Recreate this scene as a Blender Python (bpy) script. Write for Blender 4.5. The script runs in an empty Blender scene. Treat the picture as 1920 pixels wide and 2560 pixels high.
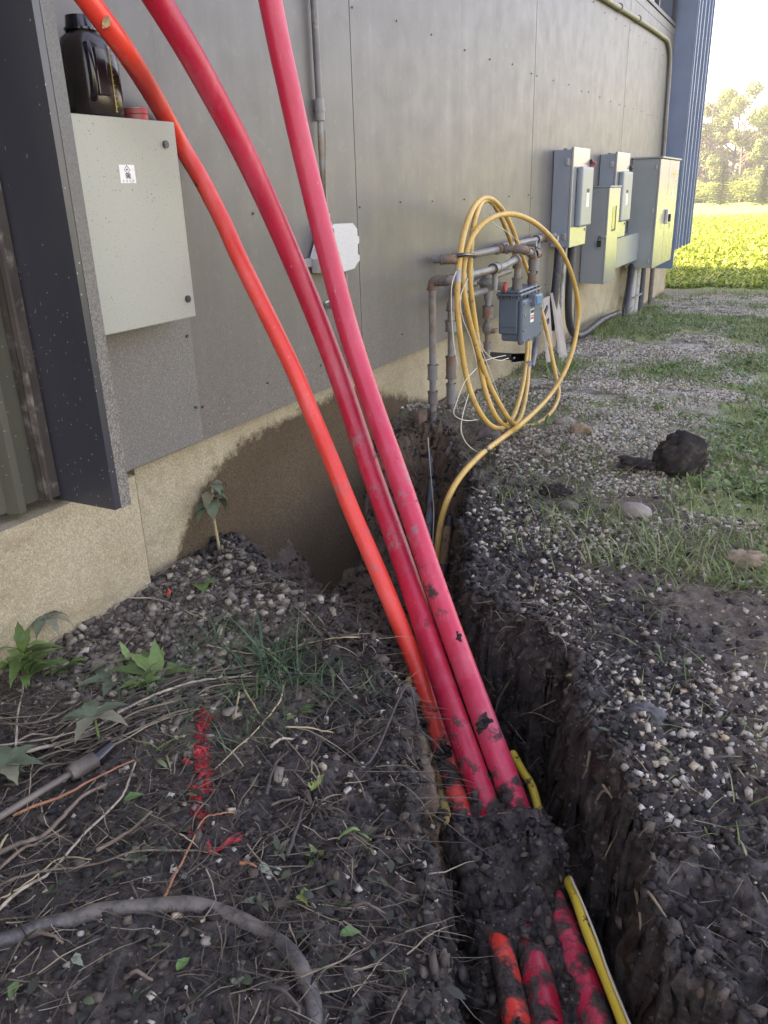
import bpy, bmesh, math, random
import numpy as np
from mathutils import Vector, Matrix, Quaternion

SC = bpy.context.scene
COL = SC.collection
RS = np.random.RandomState(7)
random.seed(7)

# ------------------------------------------------------------------ camera
CX, CZ = 1.67, 1.40                       # camera stands 1.67 m from the wall, 1.40 m up
FPX = 2005.0                              # focal length in pixels of the 1920 x 2560 picture
_down = np.array([163.0, 5060.0, FPX]); _down /= np.linalg.norm(_down)
_along = np.array([1113.0, -830.0, FPX]); _along -= _down * _along.dot(_down); _along /= np.linalg.norm(_along)
_out = np.cross(_along, _down)
if _out[0] < 0: _out = -_out
ROT = np.array([_out, _along, -_down])    # picture axes (right, down, forward) -> world
CAMP = np.array([CX, 0.0, CZ])
cam = bpy.data.cameras.new('camera'); camo = bpy.data.objects.new('camera', cam); COL.objects.link(camo)
cam.sensor_fit = 'VERTICAL'; cam.sensor_height = 36.0; cam.lens = 36.0 * FPX / 2560.0
cam.clip_start = 0.05; cam.clip_end = 2000
M3 = Matrix(((ROT[0][0], -ROT[0][1], -ROT[0][2]), (ROT[1][0], -ROT[1][1], -ROT[1][2]), (ROT[2][0], -ROT[2][1], -ROT[2][2])))
camo.matrix_world = Matrix.Translation(CAMP) @ M3.to_4x4()
SC.camera = camo

# ------------------------------------------------------------------ light
SUN_EL, SUN_AZ = math.radians(33), math.radians(252)      # azimuth of the sun measured clockwise from +Y
w = bpy.data.worlds.new('World'); SC.world = w; w.use_nodes = True
nt = w.node_tree; bgn = nt.nodes['Background']
sky = nt.nodes.new('ShaderNodeTexSky'); sky.sky_type = 'NISHITA'; sky.sun_disc = False
sky.sun_elevation = SUN_EL; sky.sun_rotation = SUN_AZ
sky.air_density = 1.0; sky.dust_density = 2.0; sky.ozone_density = 1.0
nt.links.new(sky.outputs[0], bgn.inputs[0]); bgn.inputs[1].default_value = 0.15
sl = bpy.data.lights.new('sun', 'SUN'); sl.energy = 5.0; sl.angle = math.radians(0.5); sl.color = (1, .93, .80)
so = bpy.data.objects.new('sun', sl); COL.objects.link(so)
sd = Vector((math.sin(SUN_AZ) * math.cos(SUN_EL), math.cos(SUN_AZ) * math.cos(SUN_EL), math.sin(SUN_EL)))
so.rotation_euler = sd.to_track_quat('Z', 'Y').to_euler(); so.location = (0, 0, 30)
SC.view_settings.view_transform = 'Standard'; SC.view_settings.look = 'None'
SC.view_settings.gamma = 1.0; SC.view_settings.exposure = 2.65
SC.view_settings.use_white_balance = True; SC.view_settings.white_balance_temperature = 8500; SC.view_settings.white_balance_tint = 30
SC.cycles.max_bounces = 5; SC.cycles.diffuse_bounces = 3; SC.cycles.glossy_bounces = 3
SC.cycles.transmission_bounces = 3; SC.cycles.volume_bounces = 0
SC.cycles.use_denoising = True
SC.cycles.sample_clamp_indirect = 6.0

# ------------------------------------------------------------------ where things stand
K = 1920.0 / 1659.0
def ray(px, py): return ROT @ np.array([px - 960.0, py - 1280.0, FPX])
def onp(px, py, ax, v):
    r = ray(px, py); t = (v - CAMP[ax]) / r[ax]; return CAMP + t * r
def atd(px, py, dep): return CAMP + ray(px, py) / FPX * dep
def dW(x, y, X=0.0): return onp(x * K, y * K, 0, X)
def dY(x, y, Y): return onp(x * K, y * K, 1, Y)
def dG(x, y, Z): return onp(x * K, y * K, 2, Z)
def dD(x, y, d): return atd(x * K, y * K, d)
def z4(a, b): return ((960 + a * .36167) / K, (400 + b * .36167) / K)
def z1(a, b): return ((1340 + a * .2411) / K, (330 + b * .2411) / K)
def z5(a, b): return (a * .5787 / K, (1300 + b * .5787) / K)
def z7(a, b): return (a * .5787 / K, (1860 + b * .5787) / K)
def z6(a, b): return ((960 + a * .5787) / K, (1100 + b * .5787) / K)
def z8(a, b): return ((960 + a * .5787) / K, (1800 + b * .5787) / K)

# ------------------------------------------------------------------ noise
def _h(ix, iy, s):
    n = (ix * 374761393 + iy * 668265263 + s * 1442695041) & 0xffffffff
    n = ((n ^ (n >> 13)) * 1274126177) & 0xffffffff
    n = (n ^ (n >> 16)) & 0xffffffff
    return n / 4294967295.0
def vn(x, y, s=0):
    x = np.asarray(x, float); y = np.asarray(y, float)
    ix = np.floor(x).astype(np.int64); iy = np.floor(y).astype(np.int64)
    fx = x - ix; fy = y - iy; fx = fx * fx * (3 - 2 * fx); fy = fy * fy * (3 - 2 * fy)
    a = _h(ix, iy, s); b = _h(ix + 1, iy, s); c = _h(ix, iy + 1, s); d = _h(ix + 1, iy + 1, s)
    return (a + (b - a) * fx) * (1 - fy) + (c + (d - c) * fx) * fy - 0.5
def fbm(x, y, f, o=3, s=0):
    r = 0; a = 1.0
    for i in range(o):
        r = r + a * vn(x * f, y * f, s + i * 17); f *= 2.03; a *= .5
    return r
def sm(a, b, v):
    t = np.clip((v - a) / (b - a), 0, 1); return t * t * (3 - 2 * t)
def sdpoly(x, y, P):
    x = np.asarray(x, float); y = np.asarray(y, float)
    d = np.full(x.shape, 1e9); ins = np.zeros(x.shape, bool); n = len(P)
    for i in range(n):
        ax, ay = P[i]; bx, by = P[(i + 1) % n]
        ex, ey = bx - ax, by - ay; wx, wy = x - ax, y - ay
        t = np.clip((wx * ex + wy * ey) / (ex * ex + ey * ey), 0, 1)
        d = np.minimum(d, np.hypot(wx - ex * t, wy - ey * t))
        c = ((ay > y) != (by > y)); xx = ax + (y - ay) * ex / (ey if ey != 0 else 1e-9)
        ins ^= c & (x < xx)
    return np.where(ins, -d, d)

# ------------------------------------------------------------------ the terrain as a function
def gp(lst, z): return [tuple(dG(a, b, z)[:2]) for a, b in lst]
RIGHT_RIM = gp([(1008, 1045), (1003, 1130), (1005, 1240), (1008, 1300), (1060, 1335), (1130, 1365), (1190, 1410), (1248, 1480), (1262, 1560),
                (1310, 1640), (1335, 1700), (1360, 1790), (1395, 1880), (1424, 1960), (1440, 2060), (1500, 2150), (1560, 2230)], .25)
LEFT_RIM = gp([(950, 2260), (945, 2100), (930, 1950), (908, 1850), (896, 1770), (893, 1680), (880, 1600), (850, 1520), (800, 1440), (755, 1370), (700, 1310)], .29)
TRENCH = [(-.25, 3.12), (.0, 3.14), (.07, 3.36), (.24, 3.40), (.33, 3.22)] + RIGHT_RIM + [(1.95, .55), (1.95, .1), (1.5, .1)] + LEFT_RIM + [(.30, 1.80), (.12, 1.95), (-.25, 2.05)]
SHELF = gp([(960, 1690), (1010, 1650), (1060, 1620), (1130, 1675), (1180, 1712), (1225, 1750), (1262, 1805), (1290, 1890), (1298, 1980), (1325, 2080), (1372, 2212), (1400, 2300)], .08) + [(1.75, .3), (1.2, .3)] \
    + gp([(960, 2260), (930, 2000), (900, 1850)], .08)
CLAY = gp([(895, 1690), (905, 1800), (930, 1860), (975, 1870), (975, 1800), (955, 1740), (930, 1690)], .15)
MUDA = dG(1000, 1850, .12)[:2]; MUDB = dG(1232, 1812, .12)[:2]
BASE_Y = [-5, 1.0, 2.0, 3.0, 3.6, 4.4, 5.2, 7.6, 9.5, 11.3, 14, 30, 70, 100, 400]
BASE_Z = [.30, .325, .30, .31, .36, .29, .25, .23, .14, .05, .02, 0, 0, 0.0, 0.0]
def terrain(x, y, fine=True):
    x = np.asarray(x, float); y = np.asarray(y, float)
    wall_near = sm(.55, .0, x)
    base = np.interp(y, BASE_Y, BASE_Z)
    base = base * (1 - .25 * sm(.5, 2.2, x) * sm(2.2, 3.2, y) * sm(9, 5, y))
    base = base + .05 * np.exp(-((x - .05) ** 2 / .12 + (y - 3.45) ** 2 / .12)) + .02 * fbm(x, y, 1.3, 2, 3)
    base = base - .085 * np.exp(-((x - .45) ** 2 / .10 + (y - 4.0) ** 2 / .25))
    # heap on the left of the trench and its lumpy shoulder
    base = base + .03 * np.exp(-((x - .45) ** 2 + (y - 1.55) ** 2) / .08)
    wx = x + .05 * fbm(x, y, 5, 3, 11) + .028 * fbm(x, y, 21, 2, 13); wy = y + .05 * fbm(x, y, 5, 3, 12) + .028 * fbm(x, y, 21, 2, 14)
    sd = sdpoly(wx, wy, TRENCH)
    leftside = sm(.0, .5, (y * .66 + x) * 0 + (1.0 - x)) * sm(2.35, 1.9, y)
    wid = .10 + .38 * wall_near * sm(1.7, 1.9, y) * sm(2.7, 2.4, y) + .12 * wall_near * sm(2.6, 2.8, y)
    t = sm(.02, -1.0, sd / wid)
    shelf = sdpoly(x + .03 * fbm(x, y, 7, 2, 31), y + .03 * fbm(x, y, 7, 2, 32), SHELF)
    floor = -.22 - .16 * sm(1.9, 1.2, y) + .05 * fbm(x, y, 4, 2, 8)
    fs = sm(.02, -.10, shelf)
    md = np.array([MUDB[0] - MUDA[0], MUDB[1] - MUDA[1]]); ml = np.hypot(*md); mu = md / ml
    ma = np.clip((x - MUDA[0]) * mu[0] + (y - MUDA[1]) * mu[1], 0, ml); mdist = np.hypot(x - MUDA[0] - mu[0] * ma, y - MUDA[1] - mu[1] * ma)
    top = .090 + .058 * fbm(x, y, 9, 2, 9) + .095 * sm(.14, .03, mdist + .06 * fbm(x, y, 8, 2, 33))
    floor = floor + (top - floor) * fs
    cl = sdpoly(x, y, CLAY); floor = np.maximum(floor, .16 * sm(.01, -.05, cl) + floor * (1 - sm(.01, -.05, cl)))
    z = base + (floor - base) * t
    if fine:
        dug = sm(.5, .0, sd) * sm(3.8, 3.2, y)
        near = sm(6.0, 3.5, y) * sm(-3, 0, y)
        r = np.abs(fbm(x, y, 14, 3, 21))
        z = z + near * ((.006 + .030 * dug) * fbm(x, y, 11, 3, 41) + (.006 + .016 * dug) * fbm(x, y, 42, 3, 42) + .007 * fbm(x, y, 120, 2, 43))
        z = z - .02 * dug * sm(.10, .0, r) + near * (.004 + .012 * dug) * (np.abs(fbm(x, y, 26, 2, 44)) * 2.2 - .5)
        z = z + (1 - near) * .03 * fbm(x, y, 3, 3, 45) * sm(60, 20, y)
    return z
def T(d, lift=0.0):
    px, py = d[0] * K, d[1] * K
    r = ray(px, py); r = r / np.linalg.norm(r)
    t = .5 + np.arange(0, 12, .004)
    P = CAMP + t[:, None] * r
    hz = terrain(P[:, 0], P[:, 1], False)
    i = np.argmax(P[:, 2] < hz)
    p = P[i].copy(); p[2] = float(terrain(p[0], p[1])) + lift
    return p

# ------------------------------------------------------------------ object helpers
def wl(o):
    v = Vector((0, 0, 0))
    while o is not None: v = v + o.location; o = o.parent
    return v
def tag(o, label=None, cat=None, group=None, kind=None):
    if label: o['label'] = label
    if cat: o['category'] = cat
    if group: o['group'] = group
    if kind: o['kind'] = kind
    return o
def thing(name, loc, label, cat, group=None):
    o = bpy.data.objects.new(name, None); COL.objects.link(o); o.location = Vector([float(c) for c in loc]); o.empty_display_size = .1
    return tag(o, label, cat, group)
def link(name, me, parent=None, offset=None):
    o = bpy.data.objects.new(name, me); COL.objects.link(o)
    if parent is not None: o.parent = parent
    return o
class MB:
    def __init__(s): s.v = []; s.f = []; s.m = []; s.sm = []
    def add(s, vs, fs, m=0, smooth=False):
        o = len(s.v); s.v += [tuple(float(c) for c in v) for v in vs]; s.f += [tuple(i + o for i in f) for f in fs]
        s.m += [m] * len(fs); s.sm += [smooth] * len(fs); return s
    def box(s, a, b, m=0):
        x0, x1 = sorted((a[0], b[0])); y0, y1 = sorted((a[1], b[1])); z0, z1_ = sorted((a[2], b[2]))
        return s.add([(x0, y0, z0), (x1, y0, z0), (x1, y1, z0), (x0, y1, z0), (x0, y0, z1_), (x1, y0, z1_), (x1, y1, z1_), (x0, y1, z1_)],
                     [(3, 2, 1, 0), (4, 5, 6, 7), (0, 1, 5, 4), (1, 2, 6, 5), (2, 3, 7, 6), (3, 0, 4, 7)], m)
    def cbox(s, a, b, c=.004, m=0):       # box with chamfered edges
        bm = bmesh.new(); bmesh.ops.create_cube(bm, size=1)
        lo = np.minimum(a, b); hi = np.maximum(a, b)
        for v in bm.verts: v.co = Vector([lo[i] + (v.co[i] + .5) * (hi[i] - lo[i]) for i in range(3)])
        bmesh.ops.bevel(bm, geom=bm.edges[:], offset=c, segments=2, affect='EDGES', profile=.5)
        bm.verts.index_update()
        s.add([v.co[:] for v in bm.verts], [[v.index for v in f.verts] for f in bm.faces], m); bm.free(); return s
    def obox(s, c, ax, ay, az, m=0):      # oriented box, half-axis vectors
        c, ax, ay, az = [np.array(q, float) for q in (c, ax, ay, az)]
        vs = [c + i * ax + j * ay + k * az for k in (-1, 1) for j in (-1, 1) for i in (-1, 1)]
        return s.add(vs, [(2, 3, 1, 0), (4, 5, 7, 6), (0, 1, 5, 4), (1, 3, 7, 5), (3, 2, 6, 7), (2, 0, 4, 6)], m)
    def tube(s, pts, r, n=12, m=0, caps=True, smooth=True):
        pts = [np.array(p, float) for p in pts]; N = len(pts)
        rr = [r] * N if np.isscalar(r) else list(r)
        tang = []
        for i in range(N):
            t = pts[min(i + 1, N - 1)] - pts[max(i - 1, 0)]; tang.append(t / (np.linalg.norm(t) + 1e-12))
        u = np.cross(tang[0], [0, 0, 1.0]);
        if np.linalg.norm(u) < .1: u = np.cross(tang[0], [1.0, 0, 0])
        u /= np.linalg.norm(u); vs = []
        for i in range(N):
            u = u - tang[i] * u.dot(tang[i]); u /= np.linalg.norm(u) + 1e-12; v = np.cross(tang[i], u)
            for k in range(n):
                a = 2 * math.pi * k / n; vs.append(pts[i] + rr[i] * (math.cos(a) * u + math.sin(a) * v))
        fs = []
        for i in range(N - 1):
            for k in range(n): fs.append((i * n + k, i * n + (k + 1) % n, (i + 1) * n + (k + 1) % n, (i + 1) * n + k))
        s.add(vs, fs, m, smooth)
        if caps: s.add(vs[:n], [tuple(range(n - 1, -1, -1))], m); s.add(vs[-n:], [tuple(range(n))], m)
        return s
    def cyl(s, a, b, r, n=16, m=0, r2=None): return s.tube([a, b], [r, r if r2 is None else r2], n, m)
    def ball(s, c, r, m=0, sc=(1, 1, 1), seg=12, jit=0, seed=0):
        rs = np.random.RandomState(seed); vs = []; fs = []; rings = seg // 2
        for i in range(rings + 1):
            th = math.pi * i / rings
            for k in range(seg):
                ph = 2 * math.pi * k / seg
                vs.append(np.array([math.sin(th) * math.cos(ph) * sc[0], math.sin(th) * math.sin(ph) * sc[1], math.cos(th) * sc[2]]) * r)
        for i in range(rings):
            for k in range(seg): fs.append((i * seg + k, (i + 1) * seg + k, (i + 1) * seg + (k + 1) % seg, i * seg + (k + 1) % seg))
        return s.add([v + np.array(c) for v in vs], fs, m, True)
    def sheet(s, pts, n, th, m=0):        # polygon extruded by th along n
        n = np.array(n, float) * th; P = [np.array(p, float) for p in pts]; k = len(P)
        return s.add(P + [p + n for p in P], [tuple(range(k)), tuple(range(2 * k - 1, k - 1, -1))] + [((i + 1) % k, i, i + k, (i + 1) % k + k) for i in range(k)], m)
    def build(s, name, mats, parent=None, label=None, cat=None, group=None, kind=None, bevel=0, origin=True):
        V = np.array(s.v)
        if parent is not None: loc = wl(parent); off = np.array(loc)
        elif origin: off = np.array([V[:, 0].mean(), V[:, 1].mean(), V[:, 2].min()])
        else: off = np.zeros(3)
        me = bpy.data.meshes.new(name); me.from_pydata([tuple(v) for v in V - off], [], s.f)
        for mm in (mats if isinstance(mats, (list, tuple)) else [mats]): me.materials.append(mm)
        me.polygons.foreach_set('material_index', s.m); me.polygons.foreach_set('use_smooth', s.sm); me.update()
        o = link(name, me, parent)
        if parent is None: o.location = Vector(off)
        if bevel:
            b = o.modifiers.new('bevel', 'BEVEL'); b.width = bevel; b.segments = 2; b.limit_method = 'ANGLE'
        return tag(o, label, cat, group, kind)
def npmesh(name, V, F, mat_, parent=None, smooth=False, **kw):
    V = np.asarray(V, np.float32); F = np.asarray(F, np.int32); n = F.shape[1]
    off = np.array(wl(parent), np.float32) if parent is not None else np.zeros(3, np.float32)
    me = bpy.data.meshes.new(name); me.vertices.add(len(V)); me.vertices.foreach_set('co', (V - off).ravel())
    me.loops.add(F.size); me.loops.foreach_set('vertex_index', F.ravel())
    me.polygons.add(len(F)); me.polygons.foreach_set('loop_start', np.arange(0, F.size, n, dtype=np.int32))
    me.polygons.foreach_set('loop_total', np.full(len(F), n, np.int32))
    if smooth: me.polygons.foreach_set('use_smooth', np.ones(len(F), bool))
    for mm in (mat_ if isinstance(mat_, (list, tuple)) else [mat_]): me.materials.append(mm)
    me.update(calc_edges=True)
    return tag(link(name, me, parent), **kw)
def crom(P, k=8):                          # Catmull-Rom through the points
    P = [np.array(p, float) for p in P]; Q = [2 * P[0] - P[1]] + P + [2 * P[-1] - P[-2]]; out = []
    for i in range(1, len(Q) - 2):
        a, b, c, d = Q[i - 1:i + 3]
        for j in range(k):
            t = j / k; out.append(.5 * ((2 * b) + (-a + c) * t + (2 * a - 5 * b + 4 * c - d) * t * t + (-a + 3 * b - 3 * c + d) * t ** 3))
    out.append(P[-1]); return out

# ------------------------------------------------------------------ materials
MATS = {}
class NT:
    def __init__(s, name):
        s.m = bpy.data.materials.new(name); s.m.use_nodes = True; s.t = s.m.node_tree; s.b = s.t.nodes['Principled BSDF']
        s.pos = s.n('ShaderNodeNewGeometry').outputs['Position']
    def n(s, typ, **kw):
        q = s.t.nodes.new(typ)
        for k_, v in kw.items(): setattr(q, k_, v)
        return q
    def L(s, a, b): s.t.links.new(a, b)
    def noise(s, scale, det=3, rough=.6, vec=None, stretch=None):
        v = vec or s.pos
        if stretch:
            mp = s.n('ShaderNodeMapping'); mp.inputs['Scale'].default_value = stretch; s.L(v, mp.inputs[0]); v = mp.outputs[0]
        q = s.n('ShaderNodeTexNoise'); q.inputs['Scale'].default_value = scale; q.inputs['Detail'].default_value = det; q.inputs['Roughness'].default_value = rough
        s.L(v, q.inputs['Vector']); return q.outputs['Fac']
    def voro(s, scale, feat='F1', out='Distance', vec=None, stretch=None):
        v = vec or s.pos
        if stretch:
            mp = s.n('ShaderNodeMapping'); mp.inputs['Scale'].default_value = stretch; s.L(v, mp.inputs[0]); v = mp.outputs[0]
        q = s.n('ShaderNodeTexVoronoi'); q.feature = feat; q.inputs['Scale'].default_value = scale; s.L(v, q.inputs['Vector']); return q.outputs[out]
    def ramp(s, fac, stops, interp='LINEAR'):
        q = s.n('ShaderNodeValToRGB'); q.color_ramp.interpolation = interp; e = q.color_ramp.elements
        while len(e) < len(stops): e.new(.5)
        for i, (p, c) in enumerate(stops):
            e[i].position = p; e[i].color = (c, c, c, 1) if np.isscalar(c) else (*c, 1)
        s.L(fac, q.inputs[0]); return q.outputs[0]
    def mix(s, fac, a, b, mode='MIX'):
        q = s.n('ShaderNodeMix'); q.data_type = 'RGBA'; q.blend_type = mode
        for sock, v in ((q.inputs[0], fac), (q.inputs[6], a), (q.inputs[7], b)):
            if hasattr(v, 'is_linked'): s.L(v, sock)
            elif np.isscalar(v): sock.default_value = v
            else: sock.default_value = (*v, 1)
        return q.outputs[2]
    def math(s, op, a, b=0.0, c=0.0):
        q = s.n('ShaderNodeMath'); q.operation = op
        for sock, v in zip(q.inputs, (a, b, c)):
            if hasattr(v, 'is_linked'): s.L(v, sock)
            else: sock.default_value = v
        return q.outputs[0]
    def xyz(s):
        q = s.n('ShaderNodeSeparateXYZ'); s.L(s.pos, q.inputs[0]); return q.outputs
    def bump(s, h, strength=.3, dist=.002):
        q = s.n('ShaderNodeBump'); q.inputs['Strength'].default_value = strength; q.inputs['Distance'].default_value = dist
        s.L(h, q.inputs['Height']); s.L(q.outputs[0], s.b.inputs['Normal'])
    def set(s, col=None, rough=None, metal=None, spec=None):
        for nm, v in (('Base Color', col), ('Roughness', rough), ('Metallic', metal), ('Specular IOR Level', spec)):
            if v is None: continue
            if hasattr(v, 'is_linked'): s.L(v, s.b.inputs[nm])
            elif nm == 'Base Color': s.b.inputs[nm].default_value = (*v, 1)
            else: s.b.inputs[nm].default_value = v
        return s.m
def plain(name, c, rough=.5, metal=0, var=.25, scale=8, bump=.15, bscale=60, spec=.5, dirt=None, dirtamt=.5, dscale=12):
    q = NT(name); c = np.array(c)
    col = q.mix(q.ramp(q.noise(scale, 4), [(.3, 0), (.7, 1)]), tuple(c * (1 - var)), tuple(np.minimum(1, c * (1 + var))))
    if dirt is not None:
        col = q.mix(q.ramp(q.noise(dscale, 5, .7), [(.62 - dirtamt * .3, 0), (.72 - dirtamt * .2, 1)]), col, dirt)
    q.set(col, rough, metal, spec)
    if bump: q.bump(q.noise(bscale, 3), bump, .002)
    return q.m
def island(name, stops, rough=.7, spec=.3, bump=0, bscale=200, trans=0, var=True):
    q = NT(name); g = [n for n in q.t.nodes if n.type == 'NEW_GEOMETRY'][0]
    col = q.ramp(g.outputs['Random Per Island'], stops)
    if var: col = q.mix(q.noise(90, 2), col, q.mix(.5, col, (.02, .018, .015)), 'MIX')
    q.set(col, rough, 0, spec)
    if bump: q.bump(q.noise(bscale, 2), bump, .002)
    if trans:
        tb = q.n('ShaderNodeBsdfTranslucent'); q.L(col, tb.inputs[0]); mx = q.n('ShaderNodeMixShader'); mx.inputs[0].default_value = trans
        out = q.t.nodes['Material Output']; q.L(q.b.outputs[0], mx.inputs[1]); q.L(tb.outputs[0], mx.inputs[2]); q.L(mx.outputs[0], out.inputs[0])
    return q.m

def specks(q, col, colr, scale, size, amount=1.0, stretch=None, by=None):
    d = q.voro(scale, stretch=stretch); r = q.voro(scale, out='Color', stretch=stretch)
    sp = q.math('LESS_THAN', d, size); sep = q.n('ShaderNodeSeparateColor'); q.L(r, sep.inputs[0])
    keep = q.math('LESS_THAN', sep.outputs[0], by if by is not None else amount)
    return q.mix(q.math('MULTIPLY', sp, keep), col, colr)

# wall cladding: taupe sheet, faint vertical streaks, dust, mud spatter growing towards the ground
q = NT('cladding'); X, Y, Z = q.xyz()
base = q.mix(q.ramp(q.noise(1.6, 4, stretch=(1, 1, .25)), [(.3, 0), (.7, 1)]), (.092, .084, .077), (.113, .105, .098))
base = q.mix(q.ramp(q.noise(9, 4, stretch=(1, 1, .06)), [(.45, 0), (.75, .35)]), base, (.165, .158, .152))
base = q.mix(q.ramp(q.noise(20, 5, .7), [(.55, 0), (.8, .35)]), base, (.25, .22, .18))
low = q.ramp(Z, [(.5, 1.0), (1.0, 0.0)])
lowf = q.math('MULTIPLY', q.ramp(q.math('MULTIPLY', Z, .5), [(.30, .65), (.62, 0)]), q.ramp(q.noise(160, 4, .8), [(.40, 0), (.62, 1)]))
base = q.mix(lowf, base, (.30, .25, .18))
base = specks(q, base, (.42, .38, .30), 95, .16, by=q.ramp(q.math('MULTIPLY', Z, .5), [(.3, .7), (.8, .08)]))
base = specks(q, base, (.06, .055, .05), 70, .10, .12)
q.set(base, q.ramp(q.noise(7, 3), [(.3, .38), (.7, .48)]), .0, .6)
q.bump(q.noise(5, 2, stretch=(1, 1, .12)), .07, .01); CLAD = q.m

q = NT('dark_trim'); X, Y, Z = q.xyz()
base = q.mix(q.ramp(q.noise(5, 3, stretch=(1, 1, .2)), [(.3, 0), (.7, 1)]), (.034, .037, .044), (.050, .052, .057))
base = specks(q, base, (.34, .32, .28), 75, .15, by=q.ramp(q.math('MULTIPLY', Z, .5), [(.3, .5), (.8, .06)]), stretch=(1, 1, 1.0))
base = specks(q, base, (.30, .285, .25), 42, .10, by=q.ramp(q.math('MULTIPLY', Z, .5), [(.3, .6), (.9, .10)]), stretch=(2.2, 1, .5))
q.set(base, .33, 0, .6); TRIM = q.m
q = NT('speckled_edge_trim'); X, Y, Z = q.xyz()
base = q.mix(q.noise(5, 3), (.07, .07, .068), (.10, .10, .095))
f = q.math('MULTIPLY', q.ramp(q.math('MULTIPLY', Z, .5), [(.30, .95), (.72, .15)]), q.ramp(q.noise(190, 4, .85), [(.44, 0), (.56, 1)]))
base = q.mix(f, base, (.36, .32, .25))
q.set(base, .45); EDGE = q.m

q = NT('olive_siding'); X, Y, Z = q.xyz()
base = q.mix(q.noise(4, 4, stretch=(1, 1, .2)), (.070, .068, .045), (.105, .100, .070))
base = specks(q, base, (.32, .29, .22), 60, .10, .3)
q.set(base, .45); OLIVE = q.m
BROWNTRIM = plain('brown_trim', (.085, .070, .055), .5, dirt=(.25, .22, .17), dirtamt=.3)

# concrete with the wet soil stain that the dug-away earth left
q = NT('concrete'); X, Y, Z = q.xyz()
c = q.mix(q.ramp(q.noise(2.2, 5, .6), [(.3, 0), (.7, 1)]), (.43, .345, .20), (.60, .51, .33))
c = q.mix(q.ramp(q.noise(170, 4, .8), [(.42, 0), (.60, 1)]), q.mix(.45, c, (.13, .11, .08)), c)
c = specks(q, c, (.16, .125, .07), 150, .20, .35)
c = specks(q, c, (.66, .60, .46), 110, .16, .25)
c = q.mix(q.ramp(q.noise(9, 5, .75), [(.50, 0), (.72, .45)]), c, (.26, .21, .13))
c = q.mix(q.ramp(q.noise(6, 5, .7, stretch=(1, 1, 2)), [(.55, 0), (.75, .55)]), c, (.24, .18, .09))
ye = q.math('DIVIDE', q.math('SUBTRACT', Y, 1.6), 2.8)
thr = q.ramp(ye, [(.0, .0), (.03, .10), (.075, .36), (.13, .52), (.20, .60), (.33, .62), (.50, .63), (.64, .50), (.80, .36), (1.0, .12)])
edge = q.math('SUBTRACT', q.math('ADD', thr, q.math('MULTIPLY', q.math('SUBTRACT', q.noise(16, 6, .8), .5), .16)), Z)
inr = q.math('GREATER_THAN', Y, 1.60)
wet = q.math('MULTIPLY', q.ramp(q.math('MULTIPLY', q.math('ADD', edge, .02), 25), [(0, 0), (1, 1)]), inr)
wc = q.mix(q.ramp(q.noise(190, 4, .85), [(.40, 0), (.66, 1)]), (.046, .031, .017), (.19, .13, .07))
wc = q.mix(q.ramp(q.noise(3, 3), [(.35, 0), (.7, .6)]), wc, (.07, .045, .022))
c = q.mix(wet, c, wc)
q.set(c, .85, 0, .3); q.bump(q.noise(140, 4, .8), .7, .004); CONC = q.m

def redmat(name, lo, hi, zmud):
    q = NT(name); X, Y, Z = q.xyz()
    c = q.mix(q.ramp(q.noise(3.5, 4), [(.3, 0), (.7, 1)]), lo, hi)
    c = q.mix(q.ramp(q.noise(9, 6, .75, stretch=(1, 1, .35)), [(.5, 0), (.8, .5)]), c, tuple(.78 * np.array(hi) + .16))
    c = specks(q, c, tuple(.6 * np.array(hi) + .25), 55, .09, .15, stretch=(1.4, 1.4, .5))
    c = q.mix(q.ramp(q.noise(40, 6, .8, stretch=(1.5, 1.5, .12)), [(.60, 0), (.72, .35)]), c, tuple(.6 * np.array(hi) + .22))
    c = q.mix(q.ramp(q.noise(6, 5, .8), [(.56, 0), (.70, .35)]), c, tuple(.5 * np.array(lo) + .06))
    gm = q.math('SUBTRACT', q.noise(7, 2), .5)
    nz = q.math('ADD', q.noise(15, 5, .62), q.math('MULTIPLY', gm, .35))
    amt = q.ramp(q.math('ADD', q.math('MULTIPLY', Z, .6), .2), [(.215, .63), (.268, .535), (.30, .42), (.34, .37), (.62, .325), (.80, .26)])
    m_ = q.ramp(q.math('MULTIPLY', q.math('SUBTRACT', q.math('ADD', nz, amt), .975), 13), [(0, 0), (1, 1)])
    mud = q.mix(q.ramp(q.noise(60, 4, .8), [(.35, 0), (.7, 1)]), (.020, .016, .014), (.12, .095, .08))
    dz = q.math('MULTIPLY', q.ramp(Z, [(.40, 0), (.50, 1), (.72, 1), (.85, 0)]), q.ramp(q.noise(13, 6, .8), [(.56, 0), (.62, .7)]))
    c = q.mix(dz, c, (.24, .165, .16))
    c = q.mix(m_, c, mud)
    q.set(c, q.mix(m_, (.36,) * 3, (.8,) * 3)); q.L(q.math('MULTIPLY', q.math('SUBTRACT', 1.0, m_), .5), q.b.inputs['Specular IOR Level'])
    q.bump(q.math('ADD', m_, q.math('MULTIPLY', q.noise(80, 3), .35)), .5, .004)
    return q.m
RED = redmat('red_conduit', (.41, .008, .029), (.56, .020, .050), .1)
RED2 = redmat('pinkish_red_conduit', (.50, .017, .048), (.66, .042, .082), .1)
ORANGE = redmat('orange_conduit', (.78, .040, .020), (.88, .078, .052), .1)
q = NT('yellow_pipe')
c = q.mix(q.noise(4, 3), (.58, .32, .06), (.66, .43, .12))
c = q.mix(q.ramp(q.noise(11, 6, .75), [(.50, 0), (.66, .8)]), c, (.42, .27, .13))
c = q.mix(q.ramp(q.noise(34, 5, .8), [(.60, 0), (.66, .85)]), c, (.07, .05, .03))
q.set(c, .45); q.bump(q.noise(50, 3), .3, .002); YEL = q.m
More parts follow.
